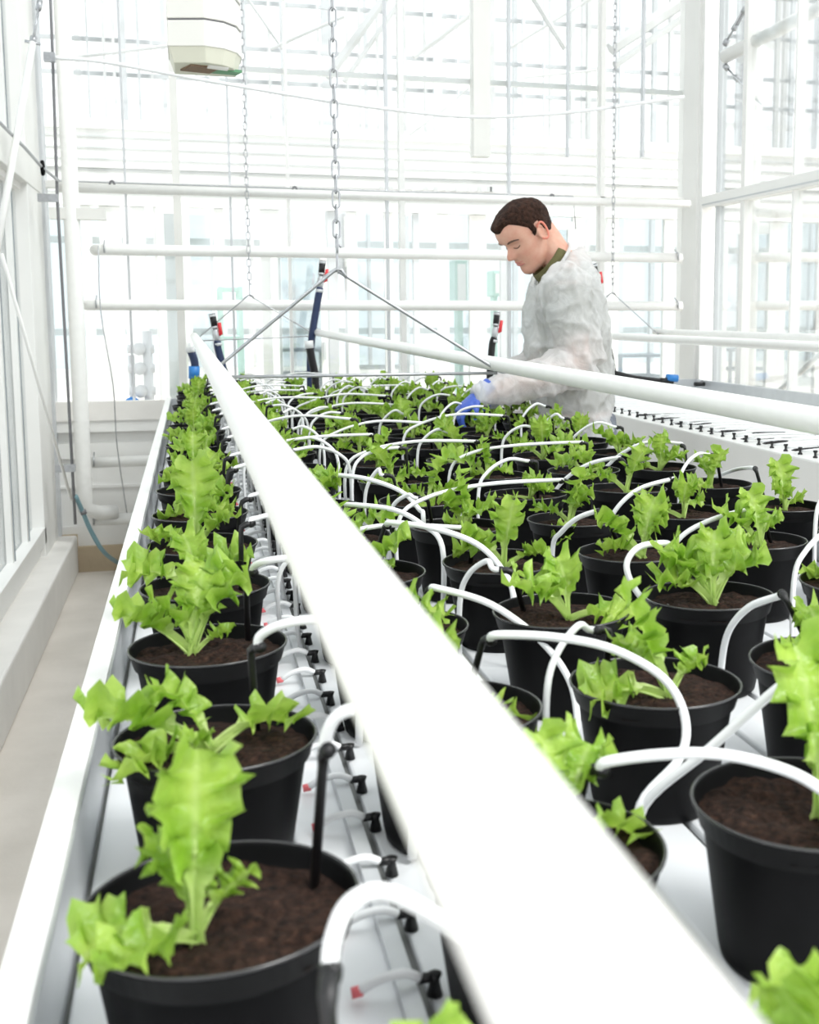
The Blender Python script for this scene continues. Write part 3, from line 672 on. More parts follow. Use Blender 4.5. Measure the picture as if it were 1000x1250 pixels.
# leaves of the plants that can be made out singly: (kind, mesh, azimuth, scale, tilt); azimuth 0 = right, 90 = away, 180 = left
SPEC = {
 (0, 0): ((-.018, -.020), [('up', 0, 105, 1.05, 8), ('low', 1, 196, .80, -4), ('low', 0, 240, .85, -6), ('tiny', 0, 30, 1.0, 0), ('tiny', 1, 70, .9, 20), ('mid', 1, 120, .7, 20)]),
 (0, 1): ((-.004, -.008), [('low', 0, 187, 1.25, 2), ('low', 2, 215, 1.05, -4), ('up', 5, 170, .72, 8), ('low', 3, 12, .95, 12), ('tiny', 2, 250, 1.0, 0)]),
 (0, 2): ((-.018, .0), [('low', 0, 180, 1.1, 10), ('mid', 0, 25, 1.1, 6), ('up', 2, 80, 1.0, 0), ('tiny', 1, 10, 1.0, -10), ('mid', 2, 150, .8, 20)]),
 (0, 3): ((-.012, .0), [('low', 1, 178, 1.15, 8), ('mid', 2, 20, .9, 0), ('up', 3, 100, .85, 0), ('mid', 4, 60, .8, 10)]),
 (0, 4): ((-.010, .0), [('up', 1, 95, 1.35, 6), ('mid', 1, 15, .85, -2), ('tiny', 1, 190, 1.3, -10), ('up', 3, 60, .9, 0), ('low', 2, 165, .9, 10)]),
 (1, 0): ((.028, .036), [('up', 1, 120, .70, 0), ('mid', 2, 45, .80, 5), ('mid', 3, 170, .75, 5), ('low', 3, -20, .7, 0)]),
 (0, -1): ((.062, .02), [('up', 1, 20, .78, 0), ('mid', 0, 0, .8, 12)]),
 (1, -1): ((.03, .0), [('up', 1, 60, .72, 0), ('up', 0, 0, .75, 0), ('mid', 2, 100, .7, 0), ('mid', 3, -10, .7, 0)]),
 (2, 0): ((.006, -.012), [('up', 2, 100, 1.2, 6), ('up', 4, 40, 1.0, 6), ('low', 2, 275, .75, 5), ('mid', 3, 20, .9, 10)]),
 (2, 1): ((.006, -.022), [('up', 0, 158, 1.05, -10), ('low', 1, 180, 1.0, -8), ('tiny', 1, 15, 1.2, 0), ('up', 5, 130, .75, -6)]),
 (3, 2): ((0, -.01), [('mid', 1, 135, 1.05, 2), ('mid', 2, 22, 1.12, -2), ('up', 2, 75, .95, 0), ('up', 4, 110, .8, 0), ('low', 3, 165, 1.0, 25)]),
 (3, 3): ((.012, -.01), [('mid', 0, 165, 1.0, -6), ('up', 2, 60, 1.0, -6), ('up', 4, 30, .8, 0), ('low', 2, 190, .9, 10)]),
 (4, 3): ((.0, -.02), [('mid', 1, 150, .95, 0), ('up', 1, 100, .9, 0), ('mid', 2, 40, .8, 5), ('mid', 5, 200, .7, 0)]),
}
Y0, DY, SH = .727, .304, .020
pots = {}
rr = random.Random(21)
for j in range(6):
    seq = 0
    for i in range(-2, 20):
        Y = Y0 + SH * j + DY * i
        if Y < .40 or Y > 5.93: continue
        X = CXS[j]
        px, py = proj((X, Y, ZR)); wpx = .1 * FPX / Y
        r2 = random.Random(j * 100 + i + 7)
        if px - wpx > 1003: continue
        xx = X + r2.uniform(-.008, .008) if (i > 2 or j > 2) else X; yy = Y + r2.uniform(-.008, .008) if i > 2 else Y
        if py < 1262: seq += 1
        sq = seq if py < 1262 else 0
        lab = ('black pot with frilly green lettuce, %s from camera in the %s' % (ORD[sq - 1], COLN[j])) if sq else ('lettuce cut off by the bottom edge of the photo, %s' % ('left of the big pipe' if j == 0 else 'right of the big pipe'))
        t = thing('potted_lettuce', (xx, yy, ZB), lab, 'potted plant', 'potted lettuces on the bench')
        po = link('pot', POT, t); po.rotation_euler = (R(r2.uniform(-1, 1)), R(r2.uniform(-1, 1)), 0)
        link('rim', RIM, po); link('soil', SOIL[r2.randrange(5)], po, None, (0, 0, r2.uniform(0, 6)))
        if (j, i) in SPEC: off, L = SPEC[(j, i)]
        else: off, L = (r2.uniform(-.012, .012), r2.uniform(-.015, .01)), rand_leaves(r2)
        make_plant(t, (off[0], off[1], PH - .013), L)
        pots[(j, i)] = (xx, yy, sq, off)
# ------------------------------------------------------------------ drip hoses with stakes
HR = .0043
def stake_mb(base, top, d):
    """black peg from the soil to its elbow; d = horizontal direction the hose leaves in"""
    b, t = Vector(base), Vector(top); e = Vector(d).normalized()
    P = [b, b.lerp(t, .92), t + e * .001 + Vector((0, 0, -.002)), t + e * .007 + Vector((0, 0, .0005)), t + e * .020]
    return MB().tube(P, [.0036, .0036, .0044, .0046, .0042], 10).tube([t + e * .012, t + e * .017], .0056, 10)
def drip(key, base, top, hose, hr=HR):
    j, i = key; seq = pots[key][2] if key in pots else 0
    base = Vector(base); top = Vector(top); hose = [Vector(p) for p in hose]
    lab = 'white drip hose on black stake, %s pot of the %s' % (ORD[seq - 1], COLN[j]) if seq else 'white drip hose cut off by the bottom edge, %s' % ('left of the big pipe' if j == 0 else 'right of the big pipe')
    t = thing('drip_hose', base, lab, 'drip hose', 'white drip hoses on the bench')
    d = hose[1] - hose[0]; d.z *= .3
    e = d.normalized()
    P = [top + e * .012] + [p for p in hose[1:]]
    obj('stake', stake_mb(Vector(), top - base, d), M['stake'], t, True)
    obj('hose', MB().tube([p - base for p in spline(P, 6)], hr, 10), M['pvc'], t, True)
    return t
def pts(L, Ya, Yb_):
    n = len(L); return [at(x, y, Ya + (Yb_ - Ya) * k / (n - 1)) for k, (x, y) in enumerate(L)]
done = set()
def ph(key, bpx, tpx, L, Ye):
    X, Y, s, off = pots[key]
    b = atz(bpx[0], bpx[1], ZR - .012)
    # keep the stake inside its own pot
    dx, dy = b.x - X, b.y - Y; r = math.hypot(dx, dy)
    if r > .066: b.x = X + dx * .066 / r; b.y = Y + dy * .066 / r
    tp = at(tpx[0], tpx[1], b.y); hs = pts([tpx] + L, b.y, Ye)
    for p in hs: p.z = max(p.z, ZB + .006)
    if hs[-1].z > ZB + .03: hs.append(Vector((hs[-1].x, hs[-1].y, ZB + .006)))
    drip(key, b - Vector((0, 0, .01)), tp, hs); done.add(key)
ph((1, 0), (713, 985), (718, 938), [(742, 930), (810, 921), (880, 921), (950, 937), (1000, 962), (1050, 1010), (1090, 1100), (1105, 1230)], .66)
ph((2, 0), (1040, 955), (1030, 805), [(1010, 802), (985, 815), (940, 848), (865, 915), (786, 984)], .93)
ph((1, 1), (583, 830), (590, 780), [(608, 775), (680, 778), (750, 793), (810, 828), (836, 875), (830, 925), (782, 983)], .93)
ph((1, 2), (517, 752), (523, 718), [(534, 718), (600, 738), (660, 782), (695, 830), (705, 880), (699, 900)], 1.22)
ph((1, 3), (464, 664), (470, 641), [(478, 638), (530, 645), (582, 664), (613, 695), (627, 728)], 1.55)
ph((1, 4), (418, 636), (421, 617), [(428, 616), (480, 622), (515, 640), (540, 668)], 1.8)
ph((1, 5), (403, 606), (408, 582), [(412, 580), (450, 585), (490, 600), (512, 622), (517, 634)], 2.05)
ph((3, 1), (973, 764), (958, 728), [(950, 728), (915, 741), (890, 770), (881, 812)], 1.30)
ph((4, 3), (943, 662), (930, 620), [(920, 620), (870, 634), (832, 655), (813, 688), (811, 706)], 1.78)
ph((4, 4), (842, 624), (828, 586), [(820, 585), (780, 597), (752, 622), (738, 655)], 2.1)
ph((5, 6), (845, 576), (836, 545), [(828, 541), (790, 540), (760, 553), (738, 572), (715, 592)], 2.8)
ph((5, 4), (925, 612), (923, 573), [(914, 571), (893, 575), (868, 590)], 2.55)
ph((3, 3), (750, 656), (736, 626), [(728, 624), (704, 633), (685, 650), (675, 668)], 1.85)
ph((3, 2), (850, 716), (826, 668), [(812, 663), (780, 668), (765, 690), (776, 720), (796, 738), (835, 746), (858, 775), (865, 806)], 1.40)
ph((4, 5), (772, 598), (762, 562), [(752, 559), (720, 566), (690, 585), (672, 612)], 2.5)
ph((0, 0), (384, 1080), (395, 920), [(397, 905), (408, 878), (432, 866), (480, 868), (545, 895), (610, 950)], .72)
ph((0, 1), (314, 893), (306, 792), [(318, 776), (345, 762), (390, 757), (440, 770), (500, 810)], 1.0)
ph((0, 2), (303, 782), (300, 700), [(312, 690), (330, 684), (360, 682), (400, 690), (435, 715)], 1.3)
# hose of the pot in front of the frame
if (0, -1) in pots:
    b = Vector((pots[(0, -1)][0] + .04, pots[(0, -1)][1] + .03, ZR - .012))
    tp = at(400, 1215, b.y + .02); hs = [at(402, 1195, .50), at(406, 1150, .50), at(425, 1105, .51), at(465, 1088, .52), at(520, 1112, .53), at(570, 1150, .54)]
    hs[0] = tp
    t = drip((0, -1), b, tp - Vector((0, 0, .0)), hs)
rh = random.Random(33)
for key, (X, Y, s, off) in sorted(pots.items()):
    if key in done or key == (0, -1): continue
    j, i = key
    if Y < .6: continue
    d = 1 if j in (0, 1) else -1
    if j == 0: bx, by = .045 + rh.uniform(-.01, .01), rh.uniform(-.03, .02)
    else: bx, by = d * -.01 + rh.uniform(-.022, .022), rh.uniform(-.02, .035)
    if j == 1: bx += .0
    base = Vector((X + bx, Y + by, ZR - .022)); hh = rh.uniform(.072, .095)
    if j == 2 and i < 6: base = Vector((X - .035, Y + .05, ZR - .022)); hh = .055
    top = base + Vector((d * rh.uniform(-.004, .02), rh.uniform(-.015, .015), hh + .01))
    if j == 0:
        hs = [top, top + Vector((.018, .004, .008)), top + Vector((.05, .01, .008)), top + Vector((.085, .02, -.03)), Vector((.135, Y + .05, ZB + .05)), Vector((.14, Y + .06, ZB + .008))]
        hs[3] = Vector((X + .12, Y + .03, top.z - .04))
    else:
        e = CXS[j] + d * (.109 if rh.random() < .6 or (j + d * 2) < 0 or j >= 5 or j == 1 else .328)
        span = e - top.x; jy = rh.uniform(-.07, .07); pk = rh.uniform(.0, .014)
        hs = [top, top + Vector((d * .024, jy * .1, .003)), top + Vector((span * .50, jy * .4, pk)), top + Vector((span * .84, jy * .8, -.014)), Vector((e, top.y + jy, top.z - .055)), Vector((e, top.y + jy * 1.05, ZB + .012))]
    drip(key, base, top, hs, .0037)
# ================================================================== SUSPENDED PIPES, HANGERS AND CHAINS
def rail_pipe(A, B, r, label):
    A, B = Vector(A), Vector(B); t = thing('suspended_pipe', A, label, 'pipe')
    d = B - A; u = d.normalized()
    obj('pipe', MB().tube([d * (k / 24) for k in range(25)], r, 40), M['pipe'], t, True)
    obj('end_cap', MB().tube([d, d + u * .012, d + u * .016], [r * 1.02, r * 1.02, r * .7], 24), M['cream'], t, True)
    return t
HP = .124
A1 = at(790, 1310, .165); 
def lin(A, B, Y): 
    f = (Y - A[1]) / (B[1] - A[1]); return Vector(A).lerp(Vector(B), f)
Lf = at(237, 410.5, 6.38); Ln = Vector((.0675, .19, H - HP)); Lback = lin(Ln, Lf, -.5)
rail_pipe(Lback, Lf, .0200, 'big white pipe hanging over the left side of the pots, nearest the camera')
Rf = at(382, 405, 6.38); Rn = at(1000, 514, 1.36)
rail_pipe(lin(Rn, Rf, .3), Rf, .0182, 'white pipe hanging over the lettuces in front of the worker')
Q1 = (Vector((2.03, 6.35, H - .108)), Vector((2.03, 3, H - .108))); Q2 = (Vector((2.60, 6.35, H - .100)), Vector((2.60, 3, H - .100)))
rail_pipe(lin(Q1[0], Q1[1], 1.5), lin(Q1[0], Q1[1], 6.35), .0182, 'left white pipe of the pair hanging above the empty right bench')
rail_pipe(lin(Q2[0], Q2[1], 1.5), lin(Q2[0], Q2[1], 6.35), .0182, 'right white pipe of the pair hanging above the empty right bench')
# chain links
def link_mesh(Lk, Wk, r):
    h = Lk / 2 - Wk / 2; P = []
    for k in range(7): a = PI * k / 6; P.append((Wk / 2 * math.cos(a), 0, h + Wk / 2 * math.sin(a)))
    for k in range(7): a = PI + PI * k / 6; P.append((Wk / 2 * math.cos(a), 0, -h + Wk / 2 * math.sin(a)))
    return MB().tube(P, r, 6, closed=True).mesh('chain_link', M['steel'], True)
def chain(name, bottom, top, label, pitch=.0345):
    me = link_mesh(pitch + .0085, .0165, .0024)
    b, tp = Vector(bottom), Vector(top); t = thing(name, b, label, 'chain'); d = tp - b; n = int(d.length / pitch)
    q = d.to_track_quat('Z', 'Y')
    for k in range(n):
        o = link('chain_link', me, t, d * ((k + .5) / n))
        o.rotation_euler = (q.to_matrix() @ Matrix.Rotation(R(6 if k % 2 else 96), 3, 'Z')).to_euler()
    return t
def hanger(apex, fl, fr, label, clabel, zt, rod=.0042, low=None):
    apex, fl, fr = Vector(apex), Vector(fl), Vector(fr)
    t = thing('pipe_hanger', apex, label, 'hanger')
    L, Rr = fl - apex, fr - apex; dl = (L.normalized()); drr = Rr.normalized(); z = Vector((0, 0, 1))
    # each rod ends in a hook that curls under its pipe
    def foot(P, sg):
        return [P, P + Vector((sg * .004, 0, -.012)), P + Vector((sg * .020, 0, -.018)), P + Vector((sg * .036, 0, -.012)), P + Vector((sg * .040, 0, 0))]
    obj('left_rod', MB().tube([Vector((.022, 0, -.016)), Vector((.010, 0, .004)), Vector((-.004, 0, .004))] + [L] + foot(L, 1)[1:3], rod, 8), M['steel'], t, True)
    obj('right_rod', MB().tube([Vector((-.034, 0.006, -.018)), Vector((-.012, .006, -.001)), Vector((.0, .006, .002)), Vector((.012, .004, -.006))] + [Rr, Rr + Vector((.014, 0, -.006)), Rr + Vector((.03, 0, -.005))], rod, 8), M['steel'], t, True)
    obj('cross_rod', MB().tube([L + Vector((-.0, 0, -.016)), Rr + Vector((0.0, 0, -.008))], rod * .95, 8), M['steel'], t, True)
    obj('chain_hook', MB().tube([Vector((.004, 0, -.006)), Vector((.0, 0, .004)), Vector((0, 0, .03)), Vector((0, 0, .055)), Vector((.006, 0, .062)), Vector((.010, 0, .056))], .0032, 8), M['steel'], t, True)
    chain('hanging_chain', apex + Vector((0, 0, .048)), (apex.x + .0, apex.y, zt), clabel)
def onpipe(A, B, Y): return lin(A, B, Y)
Yn = 2.86
hanger(at(412, 331, Yn), lin(Ln, Lf, Yn) + Vector((.004, 0, -.012)), lin(Rn, Rf, Yn) + Vector((.0, -.0, -.014)), 'near steel rod hanger holding the two pipes over the bench', 'near steel chain hanging down to the bigger hanger', 3.6)
Yf = 6.28
hanger(at(305, 361, Yf), lin(Ln, Lf, Yf) + Vector((.02, 0, -.006)), lin(Rn, Rf, Yf) + Vector((-.004, 0, -.012)), 'far steel rod hanger at the back end of the two pipes', 'far thin chain in front of the back wall, below the sensor box', 3.6, .0032)
a3 = at(748, 358, 6.28); 
hanger(a3, lin(Q1[0], Q1[1], 6.28) + Vector((0, 0, -.01)), Vector((2.585, 6.28, H - .112)), 'steel rod hanger above the empty bench, behind the worker', 'chain behind the worker, right of his head', 3.6, .0032)
# ================================================================== BLACK HOSES WITH RED VALVES AT THE BENCH END
def valve_hose(top, bot, mid, label, lower='navy'):
    T, B = Vector(top), Vector(bot); t = thing('valve_hose', B, label, 'valve hose'); d = T - B; u = d.normalized(); L = d.length
    obj('upper_hose', MB().tube([d - u * .075, d], .017, 12), M['stake'], t, True)
    obj('clamp', MB().tube([d - u * .016, d - u * .004], .0195, 12), M['alu'], t, True)
    obj('clamp', MB().tube([d - u * .074, d - u * .064], .0195, 12), M['alu'], t, True)
    obj('valve_body', MB().tube([d - u * .145, d - u * .13, d - u * .11, d - u * .09, d - u * .075], [.012, .017, .020, .017, .012], 12), M['rail'], t, True)
    s = Vector((.024, -.012, 0))
    obj('valve_handle', MB().tube([d - u * .11 + s * .6, d - u * .105 + s, d - u * .045 + s * 1.1], [.006, .010, .009], 8), M['red'], t, True)
    P = [d - u * .14] + [Vector(m) - B for m in mid] + [Vector(), Vector((.01, 0, -B.z * .5)), Vector((.0, 0, -B.z + .01))]
    obj('lower_hose', MB().tube(spline(P, 5), .019, 12), M[lower], t, True)
    obj('clamp', MB().tube([d - u * .165, d - u * .15], .021, 12), M['alu'], t, True)
valve_hose(at(394, 318, 6.2), at(379, 470, 6.2), [at(386, 378, 6.2), at(380, 420, 6.2)], 'tall dark hose with red valve, between the two chain hangers')
valve_hose(at(259, 383, 6.2), at(276, 470, 6.2), [at(266, 425, 6.2), at(272, 448, 6.2)], 'short dark hose with red valve by the left pipe end')
valve_hose(at(607, 381, 6.2), at(598, 470, 6.2), [at(601, 420, 6.2), at(599, 445, 6.2)], 'dark hose with red valve left of the worker', 'stake')
valve_hose(at(725, 322, 6.2), at(750, 470, 6.2), [at(731, 370, 6.2), at(742, 420, 6.2)], 'dark hose with red valve just behind the worker\'s shoulder', 'stake')
t = thing('supply_hose', at(236, 470, 6.12), 'blue supply hose at the far left end of the bench', 'hose'); b = at(236, 470, 6.12)
obj('hose', MB().tube(spline([at(233, 428, 6.12) - b, at(238, 445, 6.12) - b, Vector(), Vector((0, 0, ZB - b.z))], 4), .020, 12), M['navy'], t, True)
obj('fitting', MB().tube([at(237, 447, 6.12) - b, at(237, 462, 6.12) - b], .028, 12), M['blue'], t, True)
obj('collar', MB().tube([at(232, 424, 6.12) - b, at(233, 430, 6.12) - b], .023, 12), M['pvc'], t, True)
t = thing('supply_hose', at(385, 462, 6.0), 'black hose with white collar under the right pipe end', 'hose'); b = at(385, 462, 6.0)
obj('hose', MB().tube(spline([at(378, 424, 6.0) - b, at(381, 440, 6.0) - b, Vector(), Vector((0, 0, ZB - b.z))], 4), .020, 12), M['stake'], t, True)
obj('collar', MB().tube([at(377, 416, 6.0) - b, at(378, 425, 6.0) - b], .022, 12), M['pvc'], t, True)
P = [at(738, 452, 6.15), at(775, 461, 6.15), at(800, 464, 6.12), at(822, 466, 6.12)]
t = thing('supply_hose', P[0], 'black hose with blue fitting on the far end of the empty bench', 'hose')
obj('hose', MB().tube([p - P[0] for p in P], .013, 10), M['stake'], t, True)
obj('fitting', MB().tube([at(814, 461, 6.12) - P[0], at(827, 462, 6.12) - P[0]], .022, 12), M['blue'], t, True)
obj('nut', MB().tube([at(806, 465, 6.12) - P[0], at(816, 465, 6.12) - P[0]], .018, 8), M['stake'], t, True)
t = thing('supply_hose', at(848, 469, 6.05), 'small black hose fitting on the back rim of the empty bench', 'fitting')
obj('body', MB().tube([(0, 0, 0), (.06, 0, .0)], .012, 10), M['stake'], t, True); obj('spout', MB().tube([(.03, 0, 0), (.05, 0, .018)], .008, 8), M['dark'], t, True)
# ================================================================== THE WORKER
MY = 4.1
wk = thing('person', (1.42, MY, 0), 'man in a translucent white lab coat and blue gloves bending over the lettuces', 'person')
def worldmesh(mb): return mb
def remesh_obj(name, mb, m, voxel, smooth_it, parent, disp=None):
    """union of overlapping closed shapes -> one continuous smooth skin"""
    me = mb.mesh(name + '_src', m); o = bpy.data.objects.new(name, me); C.objects.link(o)
    r = o.modifiers.new('r', 'REMESH'); r.mode = 'VOXEL'; r.voxel_size = voxel
    s = o.modifiers.new('s', 'SMOOTH'); s.iterations = smooth_it; s.factor = .5
    dg = bpy.context.evaluated_depsgraph_get(); dg.update(); ev = o.evaluated_get(dg); me2 = bpy.data.meshes.new_from_object(ev)
    me2.name = name; o.modifiers.clear(); o.data = me2; bpy.data.meshes.remove(me)
    if disp:
        me2.calc_loop_triangles(); nn = [v.normal.copy() for v in me2.vertices]
        for v, nv in zip(me2.vertices, nn): v.co = v.co + nv * disp(v.co, nv)
    if not me2.materials: me2.materials.append(m)
    me2.polygons.foreach_set('use_smooth', [True] * len(me2.polygons))
    o.parent = parent; o.matrix_parent_inverse = Matrix.Translation(-parent.location)
    return o
def pobj(name, mb, m, smooth=True):
    o = obj(name, mb, m, wk, smooth); o.matrix_parent_inverse = Matrix.Translation(-wk.location); return o
# head frame
HC = at(643, 284, MY); pit, yw = R(40), R(14); HS = 1.065
F = Vector((-math.cos(pit) * math.cos(yw), -math.cos(pit) * math.sin(yw), -math.sin(pit)))
S = F.cross(Vector((0, 0, 1))).normalized(); S = -S          # S = his left, towards the camera
if S.y > 0: S = -S
U = F.cross(S); U = U if U.z > 0 else -U
def hl(x, y, z): return HC + (F * x + S * y + U * z) * HS
PROF = [(-.120, .070, .030, .012), (-.114, .082, .012, .028), (-.104, .091, -.002, .040), (-.092, .0925, -.015, .047), (-.080, .088, -.03, .052), (-.073, .087, -.035, .054), (-.066, .0925, -.045, .056),
        (-.060, .0905, -.05, .057), (-.054, .094, -.055, .058), (-.046, .091, -.062, .060), (-.036, .090, -.072, .063), (-.02, .0895, -.082, .068), (-.005, .087, -.09, .071), (.008, .0865, -.094, .073),
        (.020, .092, -.097, .074), (.030, .0965, -.099, .075), (.048, .0965, -.097, .0755), (.066, .091, -.088, .073), (.080, .079, -.074, .066), (.092, .061, -.056, .053), (.101, .036, -.036, .035), (.106, .006, -.018, .012)]
def prof(z):
    for a, b in zip(PROF[:-1], PROF[1:]):
        if z <= b[0]:
            f = (z - a[0]) / (b[0] - a[0]); f = max(0, f); return [a[k] + (b[k] - a[k]) * f for k in (1, 2, 3)]
    return list(PROF[-1][1:])
def gs(x, s): return math.exp(-(x / s) ** 2)
def headpt(z, th, off=0.0):
    f, b, wd = prof(z); cx = (f + b) / 2 * .75; 
    c, s_ = math.cos(th), math.sin(th)
    a = (f - cx) if c > 0 else (cx - b)
    e = 0.82 if c > 0 else .95
    x = cx + a * math.copysign(abs(c) ** e, c); y = wd * math.copysign(abs(s_) ** .9, s_)
    if c > 0:
        nz = sstep(.020, -.026, z) * (1 if z > -.030 else sstep(-.043, -.030, z))
        x += .027 * nz * gs(y, .0095 + .007 * nz * (z < -.012))
        x += .006 * gs(z + .036, .008) * gs(abs(y) - .013, .006)
        x -= .0105 * gs(z - .003, .014) * gs(abs(y) - .031, .016)
        x += .004 * gs(z - .026, .008) * gs(abs(y) - .028, .02)
        x += .006 * gs(z - .000, .008) * gs(abs(y) - .031, .012)           # lids over the eyeball
        x += .004 * gs(z + .028, .018) * gs(abs(y) - .04, .015)
        x -= .003 * gs(z + .060, .0022) * gs(y, .022)                      # mouth line
        x -= .0035 * (1 - gs(y, .022)) * gs(z + .058, .014)
    p = Vector((x, y, z))
    if off:
        n = Vector((x - cx * .6, y * 1.3, (z - .01) * 1.0)).normalized(); p += n * off
    return p
def head_mb(offf=None, rows=70, cols=96):
    m = MB(); z0, z1 = -.120, .106
    m.v.append(tuple(hl(.05, 0, -.122)))
    for i in range(rows + 1):
        z = z0 + (z1 - z0) * i / rows
        for k in range(cols):
            th = 2 * PI * k / cols; p = headpt(z, th)
            if offf: p = headpt(z, th, offf(p, th))
            m.v.append(tuple(hl(*p)))
    top = Vector((-.006, 0, .1075)); 
    if offf: top = top + Vector((0, 0, 1)) * offf(top, 0)
    m.v.append(tuple(hl(*top))); T = len(m.v) - 1
    for k in range(cols): m.f.append((0, 1 + (k + 1) % cols, 1 + k)); m.f.append((T, 1 + rows * cols + k, 1 + rows * cols + (k + 1) % cols))
    for i in range(rows):
        for k in range(cols):
            k2 = (k + 1) % cols; a = 1 + i * cols; m.f.append((a + k, a + k2, a + cols + k2, a + cols + k))
    return m
body = head_mb()
def ell(m, pts_, rx, ry, n=20, ref=(1, 0, 0)): m.tube(pts_, rx, n, ry=ry, ref=ref); return m
# key joints (world)
neck0 = at(687, 325, MY); neck1 = hl(-.045, 0, -.035)
ell(body, [neck0 + Vector((.01, 0, -.08)), neck0, neck0.lerp(neck1, .5), neck1, hl(-.03, 0, .02)], [.075, .064, .058, .056, .045], [.085, .066, .058, .056, .045], ref=(1, 0, 0))
shL, shR = Vector((at(693, 352, MY - .17).x, MY - .165, at(693, 350, MY - .17).z)), Vector((at(686, 352, MY + .17).x, MY + .175, at(686, 352, MY + .17).z))
elL, wrL = at(709, 446, MY - .22), at(597, 479, MY - .24)
elR, wrR = at(672, 432, MY + .20), at(608, 478, MY + .04)
tors = [(540, 712, .090, .165), (500, 708, .10, .165), (455, 706, .108, .150), (410, 702, .112, .165), (370, 694, .108, .178), (345, 690, .085, .165), (328, 688, .062, .11)]
tp_ = [at(x, y, MY) for y, x, a, b in tors]
ell(body, tp_, [a for _, _, a, b in tors], [b for _, _, a, b in tors], 28)
for (s_, e_, w_) in ((shL, elL, wrL), (shR, elR, wrR)):
    body.tube([s_ + Vector((0, 0, .02)), s_, s_.lerp(e_, .5), e_], [.035, .054, .046, .040], 16)
    body.tube([e_ + (e_ - w_).normalized() * .02, e_, e_.lerp(w_, .35), w_], [.025, .041, .039, .027], 16)
    body.tube([w_ - (w_ - e_).normalized() * .03, w_ + (w_ - e_).normalized() * .05], [.026, .028], 12)
hipx = tp_[0].x + .015
for sg in (-1, 1):
    body.tube([(hipx - .0, MY + sg * .085, tp_[0].z + .03), (hipx + .01, MY + sg * .095, .80), (hipx + .015, MY + sg * .10, .50), (hipx + .03, MY + sg * .10, .40), (hipx + .05, MY + sg * .10, .10)], [.078, .076, .058, .052, .038], 16)
ears = MB()
for sg in (1, -1):
    c = Vector((-.010, sg * .0765, -.006))
    ring = []
    for k in range(16):
        a = 2 * PI * k / 16; rx_ = .016 + .002 * math.cos(a); rz_ = .029
        ring.append(hl(c.x - .003 + rx_ * math.cos(a) - .006 * math.sin(a) * .6, sg * (.078 + .009 * (1 if math.cos(a) < .3 else .2)), c.z + rz_ * math.sin(a)))
    body.tube(ring, .0048, 8, closed=True)
    body.tube([hl(c.x, sg * .070, c.z), hl(c.x - .004, sg * .080, c.z)], [.016, .014], 12)
    body.tube([hl(c.x + .002, sg * .074, c.z - .022), hl(c.x - .0, sg * .082, c.z - .026)], [.009, .007], 10)
bo = remesh_obj('body', body, M['skin'], .0042, 3, wk)
# inner ear tint / lids / brows / lips
for sg in (1, -1):
    ring = [hl(-.013 + (.016 + .002 * math.cos(a)) * math.cos(a) - .0036 * math.sin(a), sg * (.0795 + .008 * (1 if math.cos(a) < .3 else .2)), -.006 + .029 * math.sin(a)) for a in [R(40) + k * R(280) / 14 for k in range(15)]]
    pobj('ear_rim', MB().tube(ring, .0040, 8), M['ear'])
    e = [hl(headpt(z, th)[0] + .0022, headpt(z, th)[1], z) for th, z in ((sg * R(16), -.001), (sg * R(21), -.0045), (sg * R(27), -.006), (sg * R(33), -.005), (sg * R(39), -.001))]
    pobj('eyelashes', MB().tube(spline(e, 3), .0014, 6), M['brow'])
    e = [hl(headpt(z, th)[0] + .0005, headpt(z, th)[1], z) for th, z in ((sg * R(12), .020), (sg * R(20), .0245), (sg * R(30), .0265), (sg * R(40), .024), (sg * R(48), .018))]
    sp_ = spline(e, 3); pobj('eyebrow', MB().tube(sp_, [.0016 + .0022 * math.sin(PI * k / (len(sp_) - 1)) for k in range(len(sp_))], 6), M['brow'])
for zz, rr_ in ((-.0555, .0028), (-.0655, .0034)):
    e = [hl(headpt(zz, th)[0] - .0006, headpt(zz, th)[1], zz + .002 * abs(math.sin(th))) for th in [R(a) for a in (-26, -17, -8, 0, 8, 17, 26)]]
    sp_ = spline(e, 3); pobj('lip', MB().tube(sp_, [.0006 + rr_ * math.sin(PI * k / (len(sp_) - 1)) ** .6 for k in range(len(sp_))], 8), M['lip'])
def hair_off(p, th):
    x, y, z = p
    hl_ = .060 + .016 * sstep(.02, .05, abs(y)) - .0 
    if x > .062: line = .060 + .012 * sstep(.012, .038, abs(y))
    elif x > .020: line = .072 - (.062 - x) / .042 * .050
    elif x > -.002: line = -.012 if abs(y) > .05 else .02
    elif x > -.028: line = .022 if x > -.022 else .022 - (-.022 - x) / .006 * .045
    else: line = -.030 - .025 * sstep(-.03, -.07, x)
    k = sstep(line - .004, line + .016, z)
    base = -.010 + .0165 * k + .003 * sstep(.06, .10, z) + .009 * k * sstep(.05, .085, x) + .0022 * noise.noise(Vector((x, y, z)) * 90) * k + .003 * noise.noise(Vector((x, y, z)) * 35) * k
    return base
pobj('hair', head_mb(hair_off, 110, 150), M['hair'])
# olive shirt
sh = MB()
ell(sh, [p + Vector((0, 0, 0)) for p in tp_[1:]], [a + .012 for _, _, a, b in tors[1:]], [b + .010 for _, _, a, b in tors[1:]], 28)
for (s_, e_) in ((shL, elL), (shR, elR)):
    sh.tube([s_ + Vector((0, 0, .01)), s_, s_.lerp(e_, .62)], [.045, .066, .062], 16)
shirt = remesh_obj('shirt', sh, M['olive'], .012, 2, wk)
